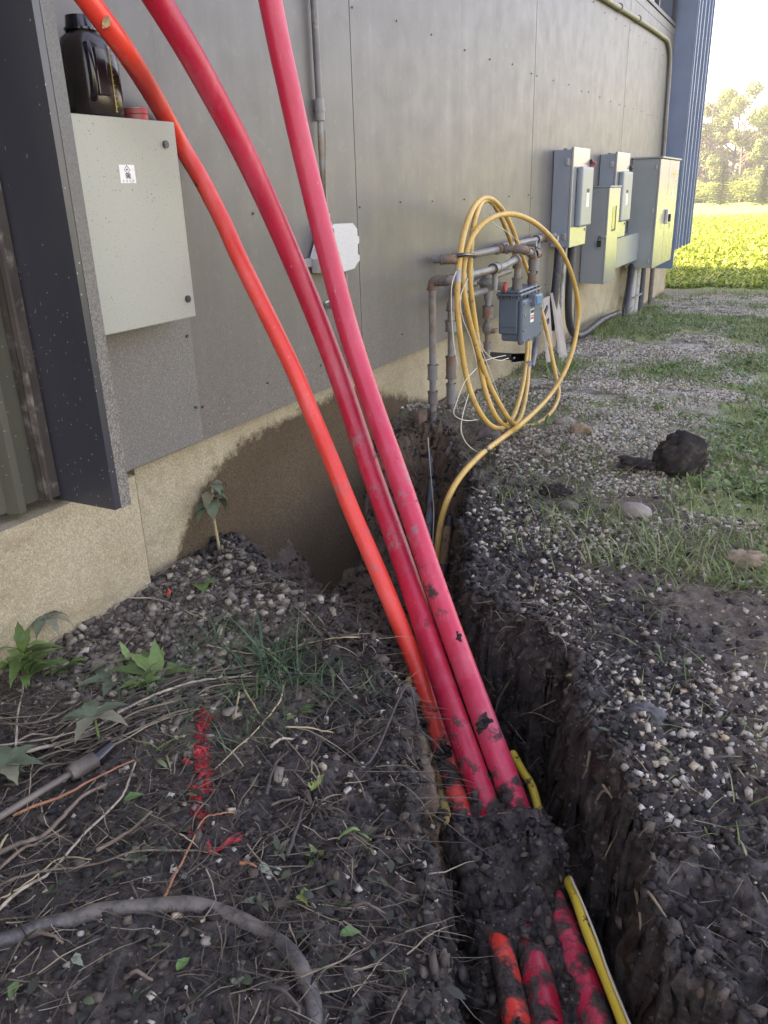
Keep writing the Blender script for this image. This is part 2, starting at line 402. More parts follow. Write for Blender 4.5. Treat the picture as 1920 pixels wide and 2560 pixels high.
q = NT('muddy_yellow_pipe')
c = q.mix(q.noise(5, 3), (.62, .44, .035), (.72, .55, .07))
m_ = q.ramp(q.noise(24, 5, .75), [(.60, 0), (.63, 1)])
q.set(q.mix(m_, c, (.04, .03, .02)), .4); q.bump(m_, .4, .002); YELM = q.m
q = NT('grimy_yellow_pipe')
m_ = q.ramp(q.noise(20, 5, .75), [(.46, 0), (.52, 1)])
q.set(q.mix(m_, (.42, .30, .09), (.05, .035, .02)), .6); q.bump(m_, .5, .003); YELG = q.m

PUTTY = NT('putty_grey_paint'); q = PUTTY
c = q.mix(q.noise(3, 4), (.335, .345, .275), (.385, .39, .32))
c = specks(q, c, (.15, .13, .10), 85, .16, by=q.ramp(q.noise(5, 3), [(.35, .08), (.65, .65)])); c = specks(q, c, (.60, .57, .48), 70, .12, .22); c = specks(q, c, (.16, .14, .11), 210, .18, .10)
q.set(c, .42); PUTTY = q.m
PLATE = NT('mud_spattered_plate'); q = PLATE
c = q.mix(q.noise(3, 3), (.135, .13, .112), (.175, .168, .145))
c = q.mix(q.ramp(q.noise(210, 3, .85), [(.50, 0), (.60, .8)]), c, (.30, .26, .20)); c = specks(q, c, (.05, .045, .04), 160, .18, .25); c = specks(q, c, (.44, .40, .33), 110, .17, .25)
q.set(c, .6); q.bump(q.noise(210, 3, .85), .3, .002); PLATE = q.m
WHITEBOX = NT('speckled_white'); q = WHITEBOX
c = specks(q, q.mix(q.noise(8, 3), (.50, .49, .46), (.58, .57, .54)), (.30, .28, .25), 130, .20, .35); q.set(c, .5); WHITEBOX = q.m
WHITE = plain('white_label', (.78, .77, .72), .5, var=.06, dirt=(.5, .47, .40), dirtamt=.1, bump=0)
INK = plain('black_ink', (.03, .03, .03), .6, var=0, bump=0)
INKG = plain('faded_ink', (.42, .41, .38), .6, var=0, bump=0)
GREYBOX = plain('blue_grey_enamel', (.205, .245, .27), .38, var=.10, scale=3, bump=.05, spec=.6)
GREYCAB = plain('grey_green_enamel', (.235, .265, .255), .36, var=.10, scale=3, bump=.05, spec=.6)
GREYDOOR = plain('grey_door_enamel', (.30, .32, .31), .22, .25, var=.06, scale=3, bump=.04, spec=.8)
STEEL = plain('galvanised_steel', (.42, .43, .43), .35, .7, var=.15)
BOLT = plain('dull_bolt', (.10, .10, .105), .4, .6, var=.2)
GASP = plain('grey_painted_pipe', (.225, .225, .205), .45, var=.18, scale=9, dirt=(.19, .14, .09), dirtamt=.45, dscale=9, bump=.3)
GASR = plain('rusty_fitting', (.19, .17, .145), .65, var=.3, scale=14, dirt=(.20, .095, .045), dirtamt=.55, dscale=14, bump=.5)
GASM = plain('meter_blue_grey', (.10, .135, .165), .42, var=.10, scale=6, bump=.12, spec=.5)
BLUEIDX = plain('blue_index_cover', (.10, .28, .42), .15, var=.1, bump=0, spec=.8)
REDCAP = plain('red_plastic', (.50, .03, .03), .45, dirt=(.25, .10, .08), dirtamt=.3)
BLACK = plain('black_rubber', (.022, .022, .025), .5, var=.3, dirt=(.09, .08, .07), dirtamt=.2)
BLACKG = plain('black_gloss', (.016, .012, .014), .2, var=.3, bump=0, spec=.6)
SMOKE = plain('smoky_dark_plastic', (.035, .026, .022), .22, var=.4, scale=5, bump=0, spec=.6)
PVC = plain('grey_pvc', (.36, .36, .33), .45, var=.1, dirt=(.22, .19, .14), dirtamt=.3)
SLATE = plain('slate_grey_pipe', (.15, .17, .20), .45, var=.15, dirt=(.07, .05, .04), dirtamt=.3)
SILVERTAPE = plain('silver_tape', (.30, .31, .33), .4, .2, dirt=(.16, .13, .09), dirtamt=.3)
WIRE = plain('off_white_wire', (.62, .56, .42), .55, var=.1, bump=0)
BOARD = plain('weathered_white_board', (.30, .26, .22), .7, var=.12, dirt=(.30, .22, .15), dirtamt=.3)
TINT = plain('tinted_glass', (.02, .025, .035), .06, var=0, bump=0, spec=1)
GLASSFR = plain('window_frame', (.05, .05, .055), .4, var=.1)
YSTICK = plain('yellow_sticker', (.75, .45, .05), .5, var=.05, bump=0)
GOLD = plain('gold_print', (.70, .55, .16), .5, var=.05, bump=0)
DIRTYHOSE = plain('muddy_hose', (.055, .05, .048), .55, var=.3, scale=20, dirt=(.15, .125, .10), dirtamt=.75, dscale=26, bump=.6, bscale=120)
REDPAINT = plain('red_spray_paint', (.55, .018, .022), .55, var=.45, scale=30, dirt=(.06, .025, .02), dirtamt=.7, dscale=60, bump=.3)
LEAFDRY = plain('dry_leaf', (.34, .23, .11), .7, var=.25, scale=40)
RUSTBR = plain('rusty_bracket', (.13, .075, .045), .8, var=.4, scale=30, dirt=(.05, .035, .03), dirtamt=.4)
ROCKG = plain('field_stone_grey', (.15, .13, .115), .8, var=.25, scale=14, dirt=(.12, .10, .08), dirtamt=.35, bump=.8, bscale=50)
ROCKT = plain('field_stone_tan', (.28, .20, .13), .85, var=.3, scale=20, dirt=(.20, .14, .09), dirtamt=.35, bump=1, bscale=60)
ROCKD = plain('field_stone_dark', (.075, .07, .07), .6, var=.3, scale=14, dirt=(.03, .025, .02), dirtamt=.5, bump=.8, bscale=40)
ROCKP = plain('field_stone_pale', (.26, .215, .17), .75, var=.2, scale=14, dirt=(.20, .17, .14), dirtamt=.3, bump=.6, bscale=60)
CLOD = plain('black_soil_clod', (.028, .023, .020), .9, var=.5, scale=30, dirt=(.09, .065, .04), dirtamt=.25, dscale=25, bump=1, bscale=90, spec=.25)
GRAVEL = island('crushed_gravel', [(0, (.14, .115, .09)), (.18, (.30, .25, .19)), (.4, (.54, .48, .38)), (.7, (.66, .61, .51)), (.88, (.58, .43, .26)), (1, (.68, .65, .58))], .75, .35, .5, 250)
GRAVELD = island('dusty_gravel', [(0, (.09, .07, .055)), (.4, (.19, .155, .12)), (.75, (.29, .245, .19)), (.92, (.46, .38, .26)), (1, (.55, .48, .36))], .85, .25, .5, 250)
CRUMB = island('soil_crumbs', [(0, (.010, .008, .008)), (.6, (.036, .028, .024)), (1, (.14, .105, .075))], .75, .4, .6, 300)
GRASSM = island('grass_blades', [(0, (.11, .18, .045)), (.4, (.19, .29, .075)), (.75, (.29, .36, .12)), (1, (.50, .44, .24))], .5, .4, trans=.25)
GRASSD = island('dark_grass_blades', [(0, (.045, .10, .05)), (.6, (.075, .15, .07)), (1, (.17, .24, .09))], .5, .4, trans=.2)
STRAWM = island('dead_straw', [(0, (.05, .038, .03)), (.55, (.12, .09, .062)), (.85, (.26, .205, .14)), (1, (.50, .41, .27))], .7, .3)
LEAFM = island('weed_leaves', [(0, (.11, .19, .05)), (.6, (.17, .29, .08)), (1, (.28, .41, .13))], .5, .4, trans=.25)
LEAFG = island('dusty_leaves', [(0, (.12, .15, .09)), (.6, (.17, .22, .13)), (1, (.28, .26, .17))], .7, .3, trans=.15)
LITTER = island('leaf_litter', [(0, (.020, .022, .016)), (.6, (.040, .050, .030)), (.88, (.08, .11, .05)), (1, (.20, .25, .10))], .55, .45, trans=.1)
TREELEAF = island('tree_leaves', [(0, (.07, .13, .030)), (.6, (.15, .22, .05)), (1, (.27, .30, .07))], .5, .4, trans=.35, var=False)
SPRUCEM = island('spruce_needles', [(0, (.040, .075, .035)), (1, (.09, .14, .06))], .6, .3, trans=.1, var=False)
MEADOW = island('meadow_leaves', [(0, (.11, .19, .02)), (.5, (.21, .30, .035)), (.85, (.33, .38, .07)), (1, (.55, .50, .26))], .6, .3, trans=.3, var=False)
BARK = plain('bark', (.12, .095, .075), .9, var=.3)
STEMC = {'pale': plain('pale_stem', (.40, .33, .24), .7, var=.3, scale=30, dirt=(.16, .12, .09), dirtamt=.35, dscale=40),
         'brown': plain('brown_stem', (.16, .115, .08), .75, var=.35, scale=30, dirt=(.07, .05, .04), dirtamt=.35, dscale=40),
         'straw': plain('straw_stem', (.42, .34, .18), .65, var=.25, scale=30),
         'rust': plain('rusty_stem', (.34, .14, .07), .65, var=.25, scale=30),
         'dark': plain('dark_stem', (.055, .042, .036), .7, var=.35, scale=30),
         'green': plain('green_stem', (.13, .20, .06), .6, var=.25, scale=30)}
ROOTM = plain('fine_root', (.22, .16, .10), .8, var=.3, scale=30)

# ground
q = NT('ground_soil'); X, Y, Z = q.xyz()
at = q.n('ShaderNodeAttribute'); at.attribute_name = 'mask'; sp = q.n('ShaderNodeSeparateColor'); q.L(at.outputs['Color'], sp.inputs[0])
R_, G_, B_ = sp.outputs; A_ = at.outputs['Alpha']
soil = q.mix(q.ramp(q.noise(25, 5, .75), [(.35, 0), (.65, 1)]), (.070, .052, .038), (.18, .14, .10))
blk = q.mix(q.ramp(q.noise(34, 6, .8), [(.38, 0), (.68, 1)]), (.010, .008, .008), (.105, .080, .062))
clay = q.mix(q.noise(30, 5, .8), (.085, .045, .026), (.24, .15, .08))
vc = q.voro(110, out='Color'); vs = q.n('ShaderNodeSeparateColor'); q.L(vc, vs.inputs[0])
grv = q.ramp(vs.outputs[0], [(0, (.30, .26, .20)), (.4, (.50, .45, .36)), (.8, (.64, .59, .49)), (1, (.74, .69, .60))])
grv = q.mix(q.ramp(q.voro(110, 'DISTANCE_TO_EDGE'), [(.03, 1), (.10, 0)]), grv, (.07, .06, .045))
grs = q.mix(q.noise(14, 6, .8), (.10, .13, .035), (.34, .38, .15))
lawn = q.mix(q.noise(.8, 8, .8), (.17, .25, .03), (.30, .37, .08))
c = q.mix(R_, soil, blk); c = q.mix(B_, c, clay)
c = specks(q, c, (.42, .37, .28), 150, .20, .05)
c = specks(q, c, (.16, .13, .10), 90, .30, .12)
gn = q.ramp(q.math('ADD', q.noise(5, 6, .75), q.math('MULTIPLY', q.math('SUBTRACT', G_, .5), .7)), [(.44, 0), (.56, 1)])
c = q.mix(gn, c, grv)
an = q.ramp(q.math('ADD', q.noise(3.2, 6, .75), q.math('MULTIPLY', q.math('SUBTRACT', A_, .5), .8)), [(.48, 0), (.60, 1)])
c = q.mix(an, c, grs); c = q.mix(q.ramp(q.math('DIVIDE', Y, 20), [(.58, 0), (.66, 1)]), c, lawn)
q.set(c, q.mix(R_, (.9,) * 3, (.52,) * 3), 0, .45)
q.bump(q.math('ADD', q.noise(120, 5, .8), q.math('MULTIPLY', q.voro(75), .6)), .8, .006); GROUND = q.m

# ------------------------------------------------------------------ ground sheet
def axis(dense0, dense1, step, lo, hi, g):
    a = list(np.arange(dense0, dense1, step)); s = step; v = a[-1]
    while v < hi: s = s * g; v += s; a.append(v)
    s = step; v = dense0; b = []
    while v > lo: s = s * g; v -= s; b.append(v)
    return np.array(b[::-1] + a)
xs = axis(-.08, 2.35, .0075, -400, 400, 1.10); ys = axis(.35, 4.0, .0075, -300, 900, 1.035)
GX, GY = np.meshgrid(xs, ys); H = terrain(GX, GY)
V = np.stack([GX.ravel(), GY.ravel(), H.ravel()], 1)
sl_ = np.hypot(*np.gradient(H, ys, xs)); wgt = (sm(.6, 2.0, sl_) * (GY < 3.9) * (GY > .3) * (GX > -.02)).ravel()
jx = .030 * fbm(GX + H * 1.7, GY - H * 2.3, 13, 3, 201).ravel() + .012 * fbm(GX - H * 2.1, GY + H * 1.3, 44, 2, 203).ravel(); jy = .030 * fbm(GX - H * 2.2, GY + H * 1.9, 13, 3, 202).ravel() + .012 * fbm(GX + H * 1.3, GY + H * 2.1, 44, 2, 204).ravel()
V[:, 0] += wgt * jx; V[:, 1] += wgt * jy
nx, ny = len(xs), len(ys); idx = np.arange(nx * ny).reshape(ny, nx)
F = np.stack([idx[:-1, :-1].ravel(), idx[:-1, 1:].ravel(), idx[1:, 1:].ravel(), idx[1:, :-1].ravel()], 1)
ground = npmesh('ground', V, F, GROUND, smooth=True, kind='structure', label='dug up soil, gravel and grass beside the building, lawn beyond')
SDm = sdpoly(GX, GY, TRENCH)
def masks(x, y):
    sd = sdpoly(x, y, TRENCH) if np.ndim(x) else float(sdpoly(np.array([x]), np.array([y]), TRENCH)[0])
    left = sm(.15, -.15, (x - 1.0) * .8 + (y - 1.5) * .8 + 0 * sd) * (y < 2.3)
    nz = fbm(x, y, 4, 3, 77)
    blk = sm(.55, .25, sd + .35 * nz) * sm(3.3, 2.5, y)
    lg = sm(.72, .45, x + .3 * nz) * sm(1.9, 1.7, y) * sm(.75, 1.0, y)       # dusty gravel by the left foundation
    blk = blk * (1 - lg * sm(.02, .2, sd))
    near_left = sm(1.15, .9, y) * sm(1.5, 1.2, x); blk = np.maximum(blk, near_left * .9)
    rg = sm(2.3, 3.4, y + nz) * sm(.35, .6, sd) * sm(11.8, 10.8, y)
    clay = sm(.01, -.03, sdpoly(x, y, CLAY)) * 1.0
    clay = np.maximum(clay, .55 * sm(0, -.05, sd) * sm(1.8, 2.6, y) * sm(1.1, .7, x))
    gr = np.clip(.5 * rg + .3 * lg * sm(0, .08, sd), 0, 1)
    grass = rg * (.62 + 1.0 * fbm(x, y, 1.1, 3, 90)) + .3 * sm(1.3, 1.9, x) * sm(1.5, 2.4, y)
    return np.clip(blk, 0, 1), np.clip(gr, 0, 1), np.clip(clay, 0, 1), np.clip(grass, 0, 1), sd
mk = masks(GX.ravel(), GY.ravel())
ca = ground.data.color_attributes.new('mask', 'FLOAT_COLOR', 'POINT')
ca.data.foreach_set('color', np.stack(mk[:4], 1).astype(np.float32).ravel())

# ------------------------------------------------------------------ scattering of uncountable stuff
def inview(x, y, z, m=60):
    P = np.stack([x, y, z], 1) - CAMP; C = P @ ROT
    u = 960 + FPX * C[:, 0] / np.maximum(C[:, 2], .01); v = 1280 + FPX * C[:, 1] / np.maximum(C[:, 2], .01)
    return (C[:, 2] > .2) & (u > -m - 300) & (u < 1920 + m + 300) & (v > -m) & (v < 2560 + m + 300)
bmi = bmesh.new(); bmesh.ops.create_icosphere(bmi, subdivisions=1, radius=1); ICO1 = np.array([v.co[:] for v in bmi.verts]); ICOF1 = np.array([[v.index for v in f.verts] for f in bmi.faces]); bmi.free()
bmi = bmesh.new(); bmesh.ops.create_icosphere(bmi, subdivisions=2, radius=1); ICO2 = np.array([v.co[:] for v in bmi.verts]); ICOF2 = np.array([[v.index for v in f.verts] for f in bmi.faces]); bmi.free()
CUB = np.array([(x, y, z) for x in (-.8, .8) for y in (-.8, .8) for z in (-.8, .8)], float); CUBF = np.array([(0, 1, 3), (0, 3, 2), (4, 6, 7), (4, 7, 5), (0, 4, 5), (0, 5, 1), (2, 3, 7), (2, 7, 6), (0, 2, 6), (0, 6, 4), (1, 5, 7), (1, 7, 3)])
def rotm(n, rs):
    a = rs.normal(size=(n, 4)); a /= np.linalg.norm(a, axis=1)[:, None]; w_, x, y, z = a.T
    return np.stack([1 - 2 * (y * y + z * z), 2 * (x * y - z * w_), 2 * (x * z + y * w_), 2 * (x * y + z * w_), 1 - 2 * (x * x + z * z), 2 * (y * z - x * w_),
                     2 * (x * z - y * w_), 2 * (y * z + x * w_), 1 - 2 * (x * x + y * y)], 1).reshape(n, 3, 3)
def stones(name, x, y, r, mat_, sink=.25, hi=False, jit=.45, **kw):
    n = len(x); rs = np.random.RandomState(n); B, Fb = (ICO2, ICOF2) if hi else ((CUB, CUBF) if mat_ in (GRAVEL, GRAVELD) else (ICO1, ICOF1))
    sc = np.stack([rs.uniform(.75, 1.35, n), rs.uniform(.6, 1.0, n), rs.uniform(.45, .8, n)], 1) * r[:, None]
    jt = 1 + rs.uniform(-jit, jit, (n, len(B), 1))
    if B is CUB: jt = 1 + rs.uniform(-.42, .28, (n, len(B), 3))
    V = np.einsum('nij,nvj->nvi', rotm(n, rs), (B[None] * jt) * sc[:, None, :])
    # squash so each lies flattish
    V[:, :, 2] *= .8
    z = terrain(x, y); V += np.stack([x, y, z + r * (.45 - sink)], 1)[:, None, :]
    Fi = (Fb[None] + (np.arange(n) * len(B))[:, None, None]).reshape(-1, 3)
    return npmesh(name, V.reshape(-1, 3), Fi, mat_, **kw)
def ribbons(base, head, length, width, bend, seg, rs, up=None, kink=0):
    n = len(base); t = np.linspace(0, 1, seg + 1); hx, hy = np.cos(head), np.sin(head)
    side = np.stack([-hy, hx, np.zeros(n)], 1)
    # elevation angle falls along the blade
    e0 = up; e = e0[:, None] - bend[:, None] * t[None, :]
    ds = (length / seg)[:, None]
    hd = head[:, None] + kink * rs.normal(size=(n, seg + 1)).cumsum(1)
    dx = np.cumsum(np.cos(e) * np.cos(hd) * ds, 1); dy = np.cumsum(np.cos(e) * np.sin(hd) * ds, 1); dz = np.cumsum(np.sin(e) * ds, 1)
    C = np.stack([dx, dy, dz], 2); C = np.concatenate([np.zeros((n, 1, 3)), C[:, :-1]], 1) + base[:, None]
    wd = (width[:, None] * (1 - t[None, :] ** 2 * .92))[:, :, None] * .5
    V = np.stack([C - side[:, None] * wd, C + side[:, None] * wd + np.array([0, 0, 1e-4])], 2).reshape(n, -1, 3)
    k = np.arange(seg); f = np.stack([2 * k, 2 * k + 1, 2 * k + 3, 2 * k + 2], 1)
    Fi = (f[None] + (np.arange(n) * (2 * seg + 2))[:, None, None]).reshape(-1, 4)
    return V.reshape(-1, 3), Fi
def scat(n, x0, x1, y0, y1, dens, seed, far=False):
    rs = np.random.RandomState(seed); x = rs.uniform(x0, x1, n); y = rs.uniform(y0, y1, n)
    if far: y = y0 + (y1 - y0) * rs.uniform(0, 1, n) ** 1.5
    b, g, c, a, sd = masks(x, y); p = dens(x, y, b, g, c, a, sd)
    k = (rs.uniform(0, 1, n) < p) & inview(x, y, terrain(x, y, False)); return x[k], y[k], rs

# gravel
def d_right(x, y, b, g, c, a, sd):
    cl = sm(-.15, .25, fbm(x, y, 3.2, 3, 51)); return (sd > .0) * sm(0, .06, sd) * (x > .95) * (.25 + .75 * cl) * sm(.7, 1.2, y) * sm(.32, .10, np.abs(sd - .2) * 0 + a)
x, y, rs = scat(34000, .6, 2.9, .9, 3.4, lambda x, y, b, g, c, a, sd: (sd > 0) * sm(-.01, .07, sd) * sm(.80, 1.0, x + .3 * (y - 1.9)) * sm(1.2, 1.45, y * 1 + x * .25 - .25) * (.10 + .90 * sm(-.22, .22, fbm(x, y, 3.5, 3, 51))) * (.5 + .5 * sm(-.2, .1, fbm(x, y, 11, 2, 57))), 1)
r = .0026 + .0090 * rs.uniform(0, 1, len(x)) ** 2.2
stones('gravel', x, y, r, GRAVEL, kind='stuff', label='pale crushed stones strewn over the black soil right of the trench')
x, y, rs = scat(8500, -.02, .95, .85, 2.05, lambda x, y, b, g, c, a, sd: (sd > .0) * (.75 * sm(.78, .35, x + .25 * fbm(x, y, 4, 2, 5)) * sm(1.0, 1.15, y) + .03), 2)
r = .0035 + .0125 * rs.uniform(0, 1, len(x)) ** 1.7
stones('dusty_gravel', x, y, r, GRAVELD, sink=.15, kind='stuff', label='dusty grey gravel heaped against the left foundation')
x, y, rs = scat(1600, .1, 1.35, .3, 1.9, lambda x, y, b, g, c, a, sd: (sd > -.05) * .35, 3)
stones('loose_pebbles', x, y, .003 + .007 * rs.uniform(0, 1, len(x)) ** 2, GRAVEL, kind='stuff', label='scattered small pebbles on the soil left of the trench')
x, y, rs = scat(95000, -.1, 2.6, 3.0, 11.5, lambda x, y, b, g, c, a, sd: (sd > .15) * sm(3.0, 3.6, y) * (.25 + .75 * sm(.3, -.08, fbm(x, y, 1.1, 3, 90))) * sm(-.3, .05, fbm(x, y, 4, 3, 52)) , 4, True)
stones('path_gravel', x, y, .005 + .007 * rs.uniform(0, 1, len(x)), GRAVEL, kind='stuff', label='pale gravel showing between the grass along the wall')
# soil crumbs
x, y, rs = scat(36000, -.05, 2.3, .4, 3.4, lambda x, y, b, g, c, a, sd: .12 + .88 * b * (sd > -.6), 5)
stones('soil_crumbs', x, y, .0022 + .012 * rs.uniform(0, 1, len(x)) ** 3.5, CRUMB, jit=.55, kind='stuff', label='crumbs of black dug soil over the trench and its banks')
x, y, rs = scat(60000, -.05, 2.0, .4, 3.4, lambda x, y, b, g, c, a, sd: (sd < .03) * (sd > -.13) * .8, 6)
stones('soil_lumps', x, y, .003 + .013 * rs.uniform(0, 1, len(x)) ** 2.5, CRUMB, jit=.5, kind='stuff', label='crumbling soil lumps on the trench sides')
# grass
def grass(name, n, box, dens, seed, mat_, L, W, upr=(0.5, 1.4), bend=1.3, far=False, lift=0, **kw):
    x, y, rs = scat(n, *box, dens, seed, far); m = len(x)
    base = np.stack([x, y, terrain(x, y) - .004 + lift], 1)
    V, F = ribbons(base, rs.uniform(0, 6.283, m), rs.uniform(*L, m), rs.uniform(*W, m), rs.uniform(.3, bend, m), 3, rs, up=rs.uniform(*upr, m), kink=.12)
    return npmesh(name, V, F, mat_, kind='stuff', **kw)
grass('grass', 110000, (-.02, 3.0, 2.3, 12.2), lambda x, y, b, g, c, a, sd: (sd > .12) * (.08 + .92 * sm(-.08, .18, fbm(x, y, 1.1, 3, 90))) * (.25 + .75 * sm(-.2, .1, fbm(x, y, 6, 2, 97))) * (.35 + .65 * sm(3.2, 4.6, y)) * sm(2.3, 3.6, y + .6 * x), 11, GRASSM, (.03, .11), (.003, .006), far=True, label='thin green grass growing through the gravel')
grass('grass', 26000, (-.02, 2.4, 2.6, 4.6), lambda x, y, b, g, c, a, sd: (sd > .03) * (.25 + .6 * sm(-.2, .1, fbm(x, y, 2.3, 3, 91)) * sm(2.6, 3.2, y)), 12, GRASSM, (.02, .08), (.002, .004), (.1, 1.0), label='matted grass around the coiled yellow pipe and the trench head')
grass('grass', 12000, (.95, 2.6, 1.2, 3.0), lambda x, y, b, g, c, a, sd: (sd > .08) * (.10 + .55 * sm(-.0, .25, fbm(x, y, 2.6, 3, 92)) * sm(1.5, 2.1, y * .6 + x * .6)), 13, GRASSM, (.03, .11), (.002, .0045), (.1, .9), label='sparse flattened grass on the black soil right of the trench')
grass('grass', 2600, (.35, 1.1, 1.0, 1.9), lambda x, y, b, g, c, a, sd: (sd > .02) * sm(-.05, .2, fbm(x, y, 3.3, 2, 95)), 16, GRASSD, (.03, .10), (.0018, .0045), (.1, 1.0), label='thin dark grass among the straw on the left bank')
# broad leaved ground weeds among the gravel
def leafcloud(name, cx, cy, cz, n_each, rad, L, W, mat_, rs, upr=(.1, 1.1), **kw):
    m = len(cx); t_ = np.repeat(np.arange(m), n_each); N = len(t_)
    a = rs.uniform(0, 6.283, N); rr = rad * np.sqrt(rs.uniform(0, 1, N))
    bx = cx[t_] + rr * np.cos(a); by = cy[t_] + rr * np.sin(a)
    base = np.stack([bx, by, cz[t_] + rs.uniform(0, .02, N)], 1)
    n = N; seg = 4; t = np.linspace(0, 1, seg + 1); prof = np.array([.25, .85, 1.0, .7, .03])
    head = rs.uniform(0, 6.283, N); e = rs.uniform(*upr, N)[:, None] - rs.uniform(.3, 1.4, N)[:, None] * t
    ln = rs.uniform(*L, N); wd = rs.uniform(*W, N); ds = (ln / seg)[:, None]
    C = np.stack([np.cumsum(np.cos(e) * np.cos(head)[:, None] * ds, 1), np.cumsum(np.cos(e) * np.sin(head)[:, None] * ds, 1), np.cumsum(np.sin(e) * ds, 1)], 2)
    C = np.concatenate([np.zeros((n, 1, 3)), C[:, :-1]], 1) + base[:, None]
    side = np.stack([-np.sin(head), np.cos(head), rs.uniform(-.4, .4, N)], 1)
    h = (wd[:, None] * prof * .5)[:, :, None]
    V = np.stack([C - side[:, None] * h, C + side[:, None] * h], 2).reshape(n, -1, 3)
    k = np.arange(seg); f = np.stack([2 * k, 2 * k + 1, 2 * k + 3, 2 * k + 2], 1)
    Fi = (f[None] + (np.arange(n) * (2 * seg + 2))[:, None, None]).reshape(-1, 4)
    return npmesh(name, V.reshape(-1, 3), Fi, mat_, smooth=True, **kw)
x, y, rs = scat(3600, .1, 2.6, 3.2, 11.5, lambda x, y, b, g, c, a, sd: (sd > .3) * .9 * sm(-.12, .15, fbm(x, y, 1.1, 3, 90)) , 14, True)
leafcloud('ground_weeds', x, y, terrain(x, y), 8, .045, (.02, .05), (.009, .019), LEAFM, rs, kind='stuff', label='broad leaved green weeds spreading over the gravel')
# sunlit meadow beyond the building's shade
rs = np.random.RandomState(15); n = 20000
y = 11.9 + 26 * rs.uniform(0, 1, n) ** 1.6; x = rs.uniform(-1, 1, n) * (1.6 + (y - 11) * .12) + 1.0 - (y - 11) * .10
k = ~((x < .1) & (y < 12.0)) & (sm(12.2, 13, y + fbm(x, y, 1, 2, 4)) > .3); x, y = x[k], y[k]
leafcloud('meadow', x, y, terrain(x, y) + rs.uniform(0, .20, len(x)) * sm(12, 17, y), 6, .12, (.05, .12), (.02, .045), MEADOW, rs, upr=(-.2, 1.3), kind='stuff', label='rough sunlit yellow green meadow beyond the building corner')
# dead straw litter, left bank mostly
def straw(name, n, box, dens, seed, L, W, label, mat_=None):
    x, y, rs = scat(n, *box, dens, seed); m = len(x)
    base = np.stack([x, y, terrain(x, y) + rs.uniform(.002, .016, m)], 1)
    V, F = ribbons(base, rs.normal(-.5, 1.1, m), rs.uniform(*L, m), rs.uniform(*W, m), rs.uniform(-.1, .3, m), 5, rs, up=rs.uniform(-.05, .20, m), kink=.17)
    return npmesh(name, V, F, mat_ or STRAWM, kind='stuff', label=label)
straw('straw_litter', 8500, (-.0, 1.3, .45, 2.0), lambda x, y, b, g, c, a, sd: (sd > -.06) * (.25 + .6 * sm(-.1, .2, fbm(x, y, 3, 2, 61))), 21, (.02, .12), (.0008, .0030), 'dead straw and twigs littering the left bank')
straw('straw_litter', 15000, (-.0, 2.3, .9, 4.2), lambda x, y, b, g, c, a, sd: (sd > .0) * (.5 + .5 * sm(3, 3.6, y)), 22, (.015, .08), (.0008, .0024), 'short dry straw bits on the right bank and around the gas risers')
straw('straw_litter', 3000, (.0, .8, 3.1, 4.2), lambda x, y, b, g, c, a, sd: (sd > -.03) * sm(.5, .2, np.abs(y - 3.5)), 29, (.04, .16), (.001, .0026), 'tangle of dead grass around the feet of the gas risers')
straw('long_straw', 900, (-.0, 1.15, .75, 1.75), lambda x, y, b, g, c, a, sd: (sd > -.02) * .6 * sm(-.2, .1, fbm(x, y, 3, 2, 66)), 27, (.08, .24), (.0015, .0034), 'matted long dry stalks on the left bank')
straw('fine_roots', 3200, (-.0, 1.8, .9, 3.4), lambda x, y, b, g, c, a, sd: (sd < .02) * (sd > -.09) * .8 + (sd <= -.09) * .25, 23, (.03, .10), (.0008, .0018), 'fine torn roots hanging from the trench sides')
x, y, rs = scat(800, .2, 1.5, .4, 1.7, lambda x, y, b, g, c, a, sd: (sd > -.03) * sm(-.1, .2, fbm(x, y, 3.5, 2, 65)) * sm(.55, .8, x), 24)
leafcloud('leaf_litter', x, y, terrain(x, y) + .003, 2, .02, (.010, .036), (.004, .015), LITTER, rs, upr=(-.15, .35), kind='stuff', label='trampled torn green and black leaves on the left bank')

# ------------------------------------------------------------------ building
bld = thing('building', (0, 0, .0), 'dark grey metal clad building on a tan concrete foundation', 'building')
ZB, ZT = .68, 4.6
def part(mb, name, mats, par=bld, label=None, bevel=0): return mb.build(name, mats, par, label=label, bevel=bevel)
SEAMS = [1.925, 3.02, 4.13, 5.30, 6.58, 7.86, 9.08, 10.12]
rsb = np.random.RandomState(5)
for i in range(len(SEAMS) - 1):
    y0, y1 = SEAMS[i] + .0015, SEAMS[i + 1] - .0015; mb = MB()
    ztop = 2.86 if i >= 4 else ZT
    mb.box((-.03, y0, ZB), (-.004 + .001 * (i % 2), y1, ztop))
    for zz in (.78, 1.36, 2.05, 2.62):
        for k, yy in enumerate(np.arange(y0 + .03, y1, .36)):
            y_ = yy + rsb.uniform(-.01, .01); z_ = zz + rsb.uniform(-.01, .01)
            mb.cyl((-.006, y_, z_), (.0010, y_, z_), .0038, 8, 1)
    part(mb, 'wall_panel', [CLAD, BOLT])
part(MB().box((-.06, 1.4, ZB + .01), (-.032, 10.2, ZT)), 'wall_backing', CLAD)
part(MB().box((-.03, 6.585, 2.862), (-.001, 10.12, 2.93)), 'window_head_panel', CLAD)
part(MB().box((-.03, 1.366, ZB), (-.0040, 1.9263, ZT)), 'wall_panel', CLAD)
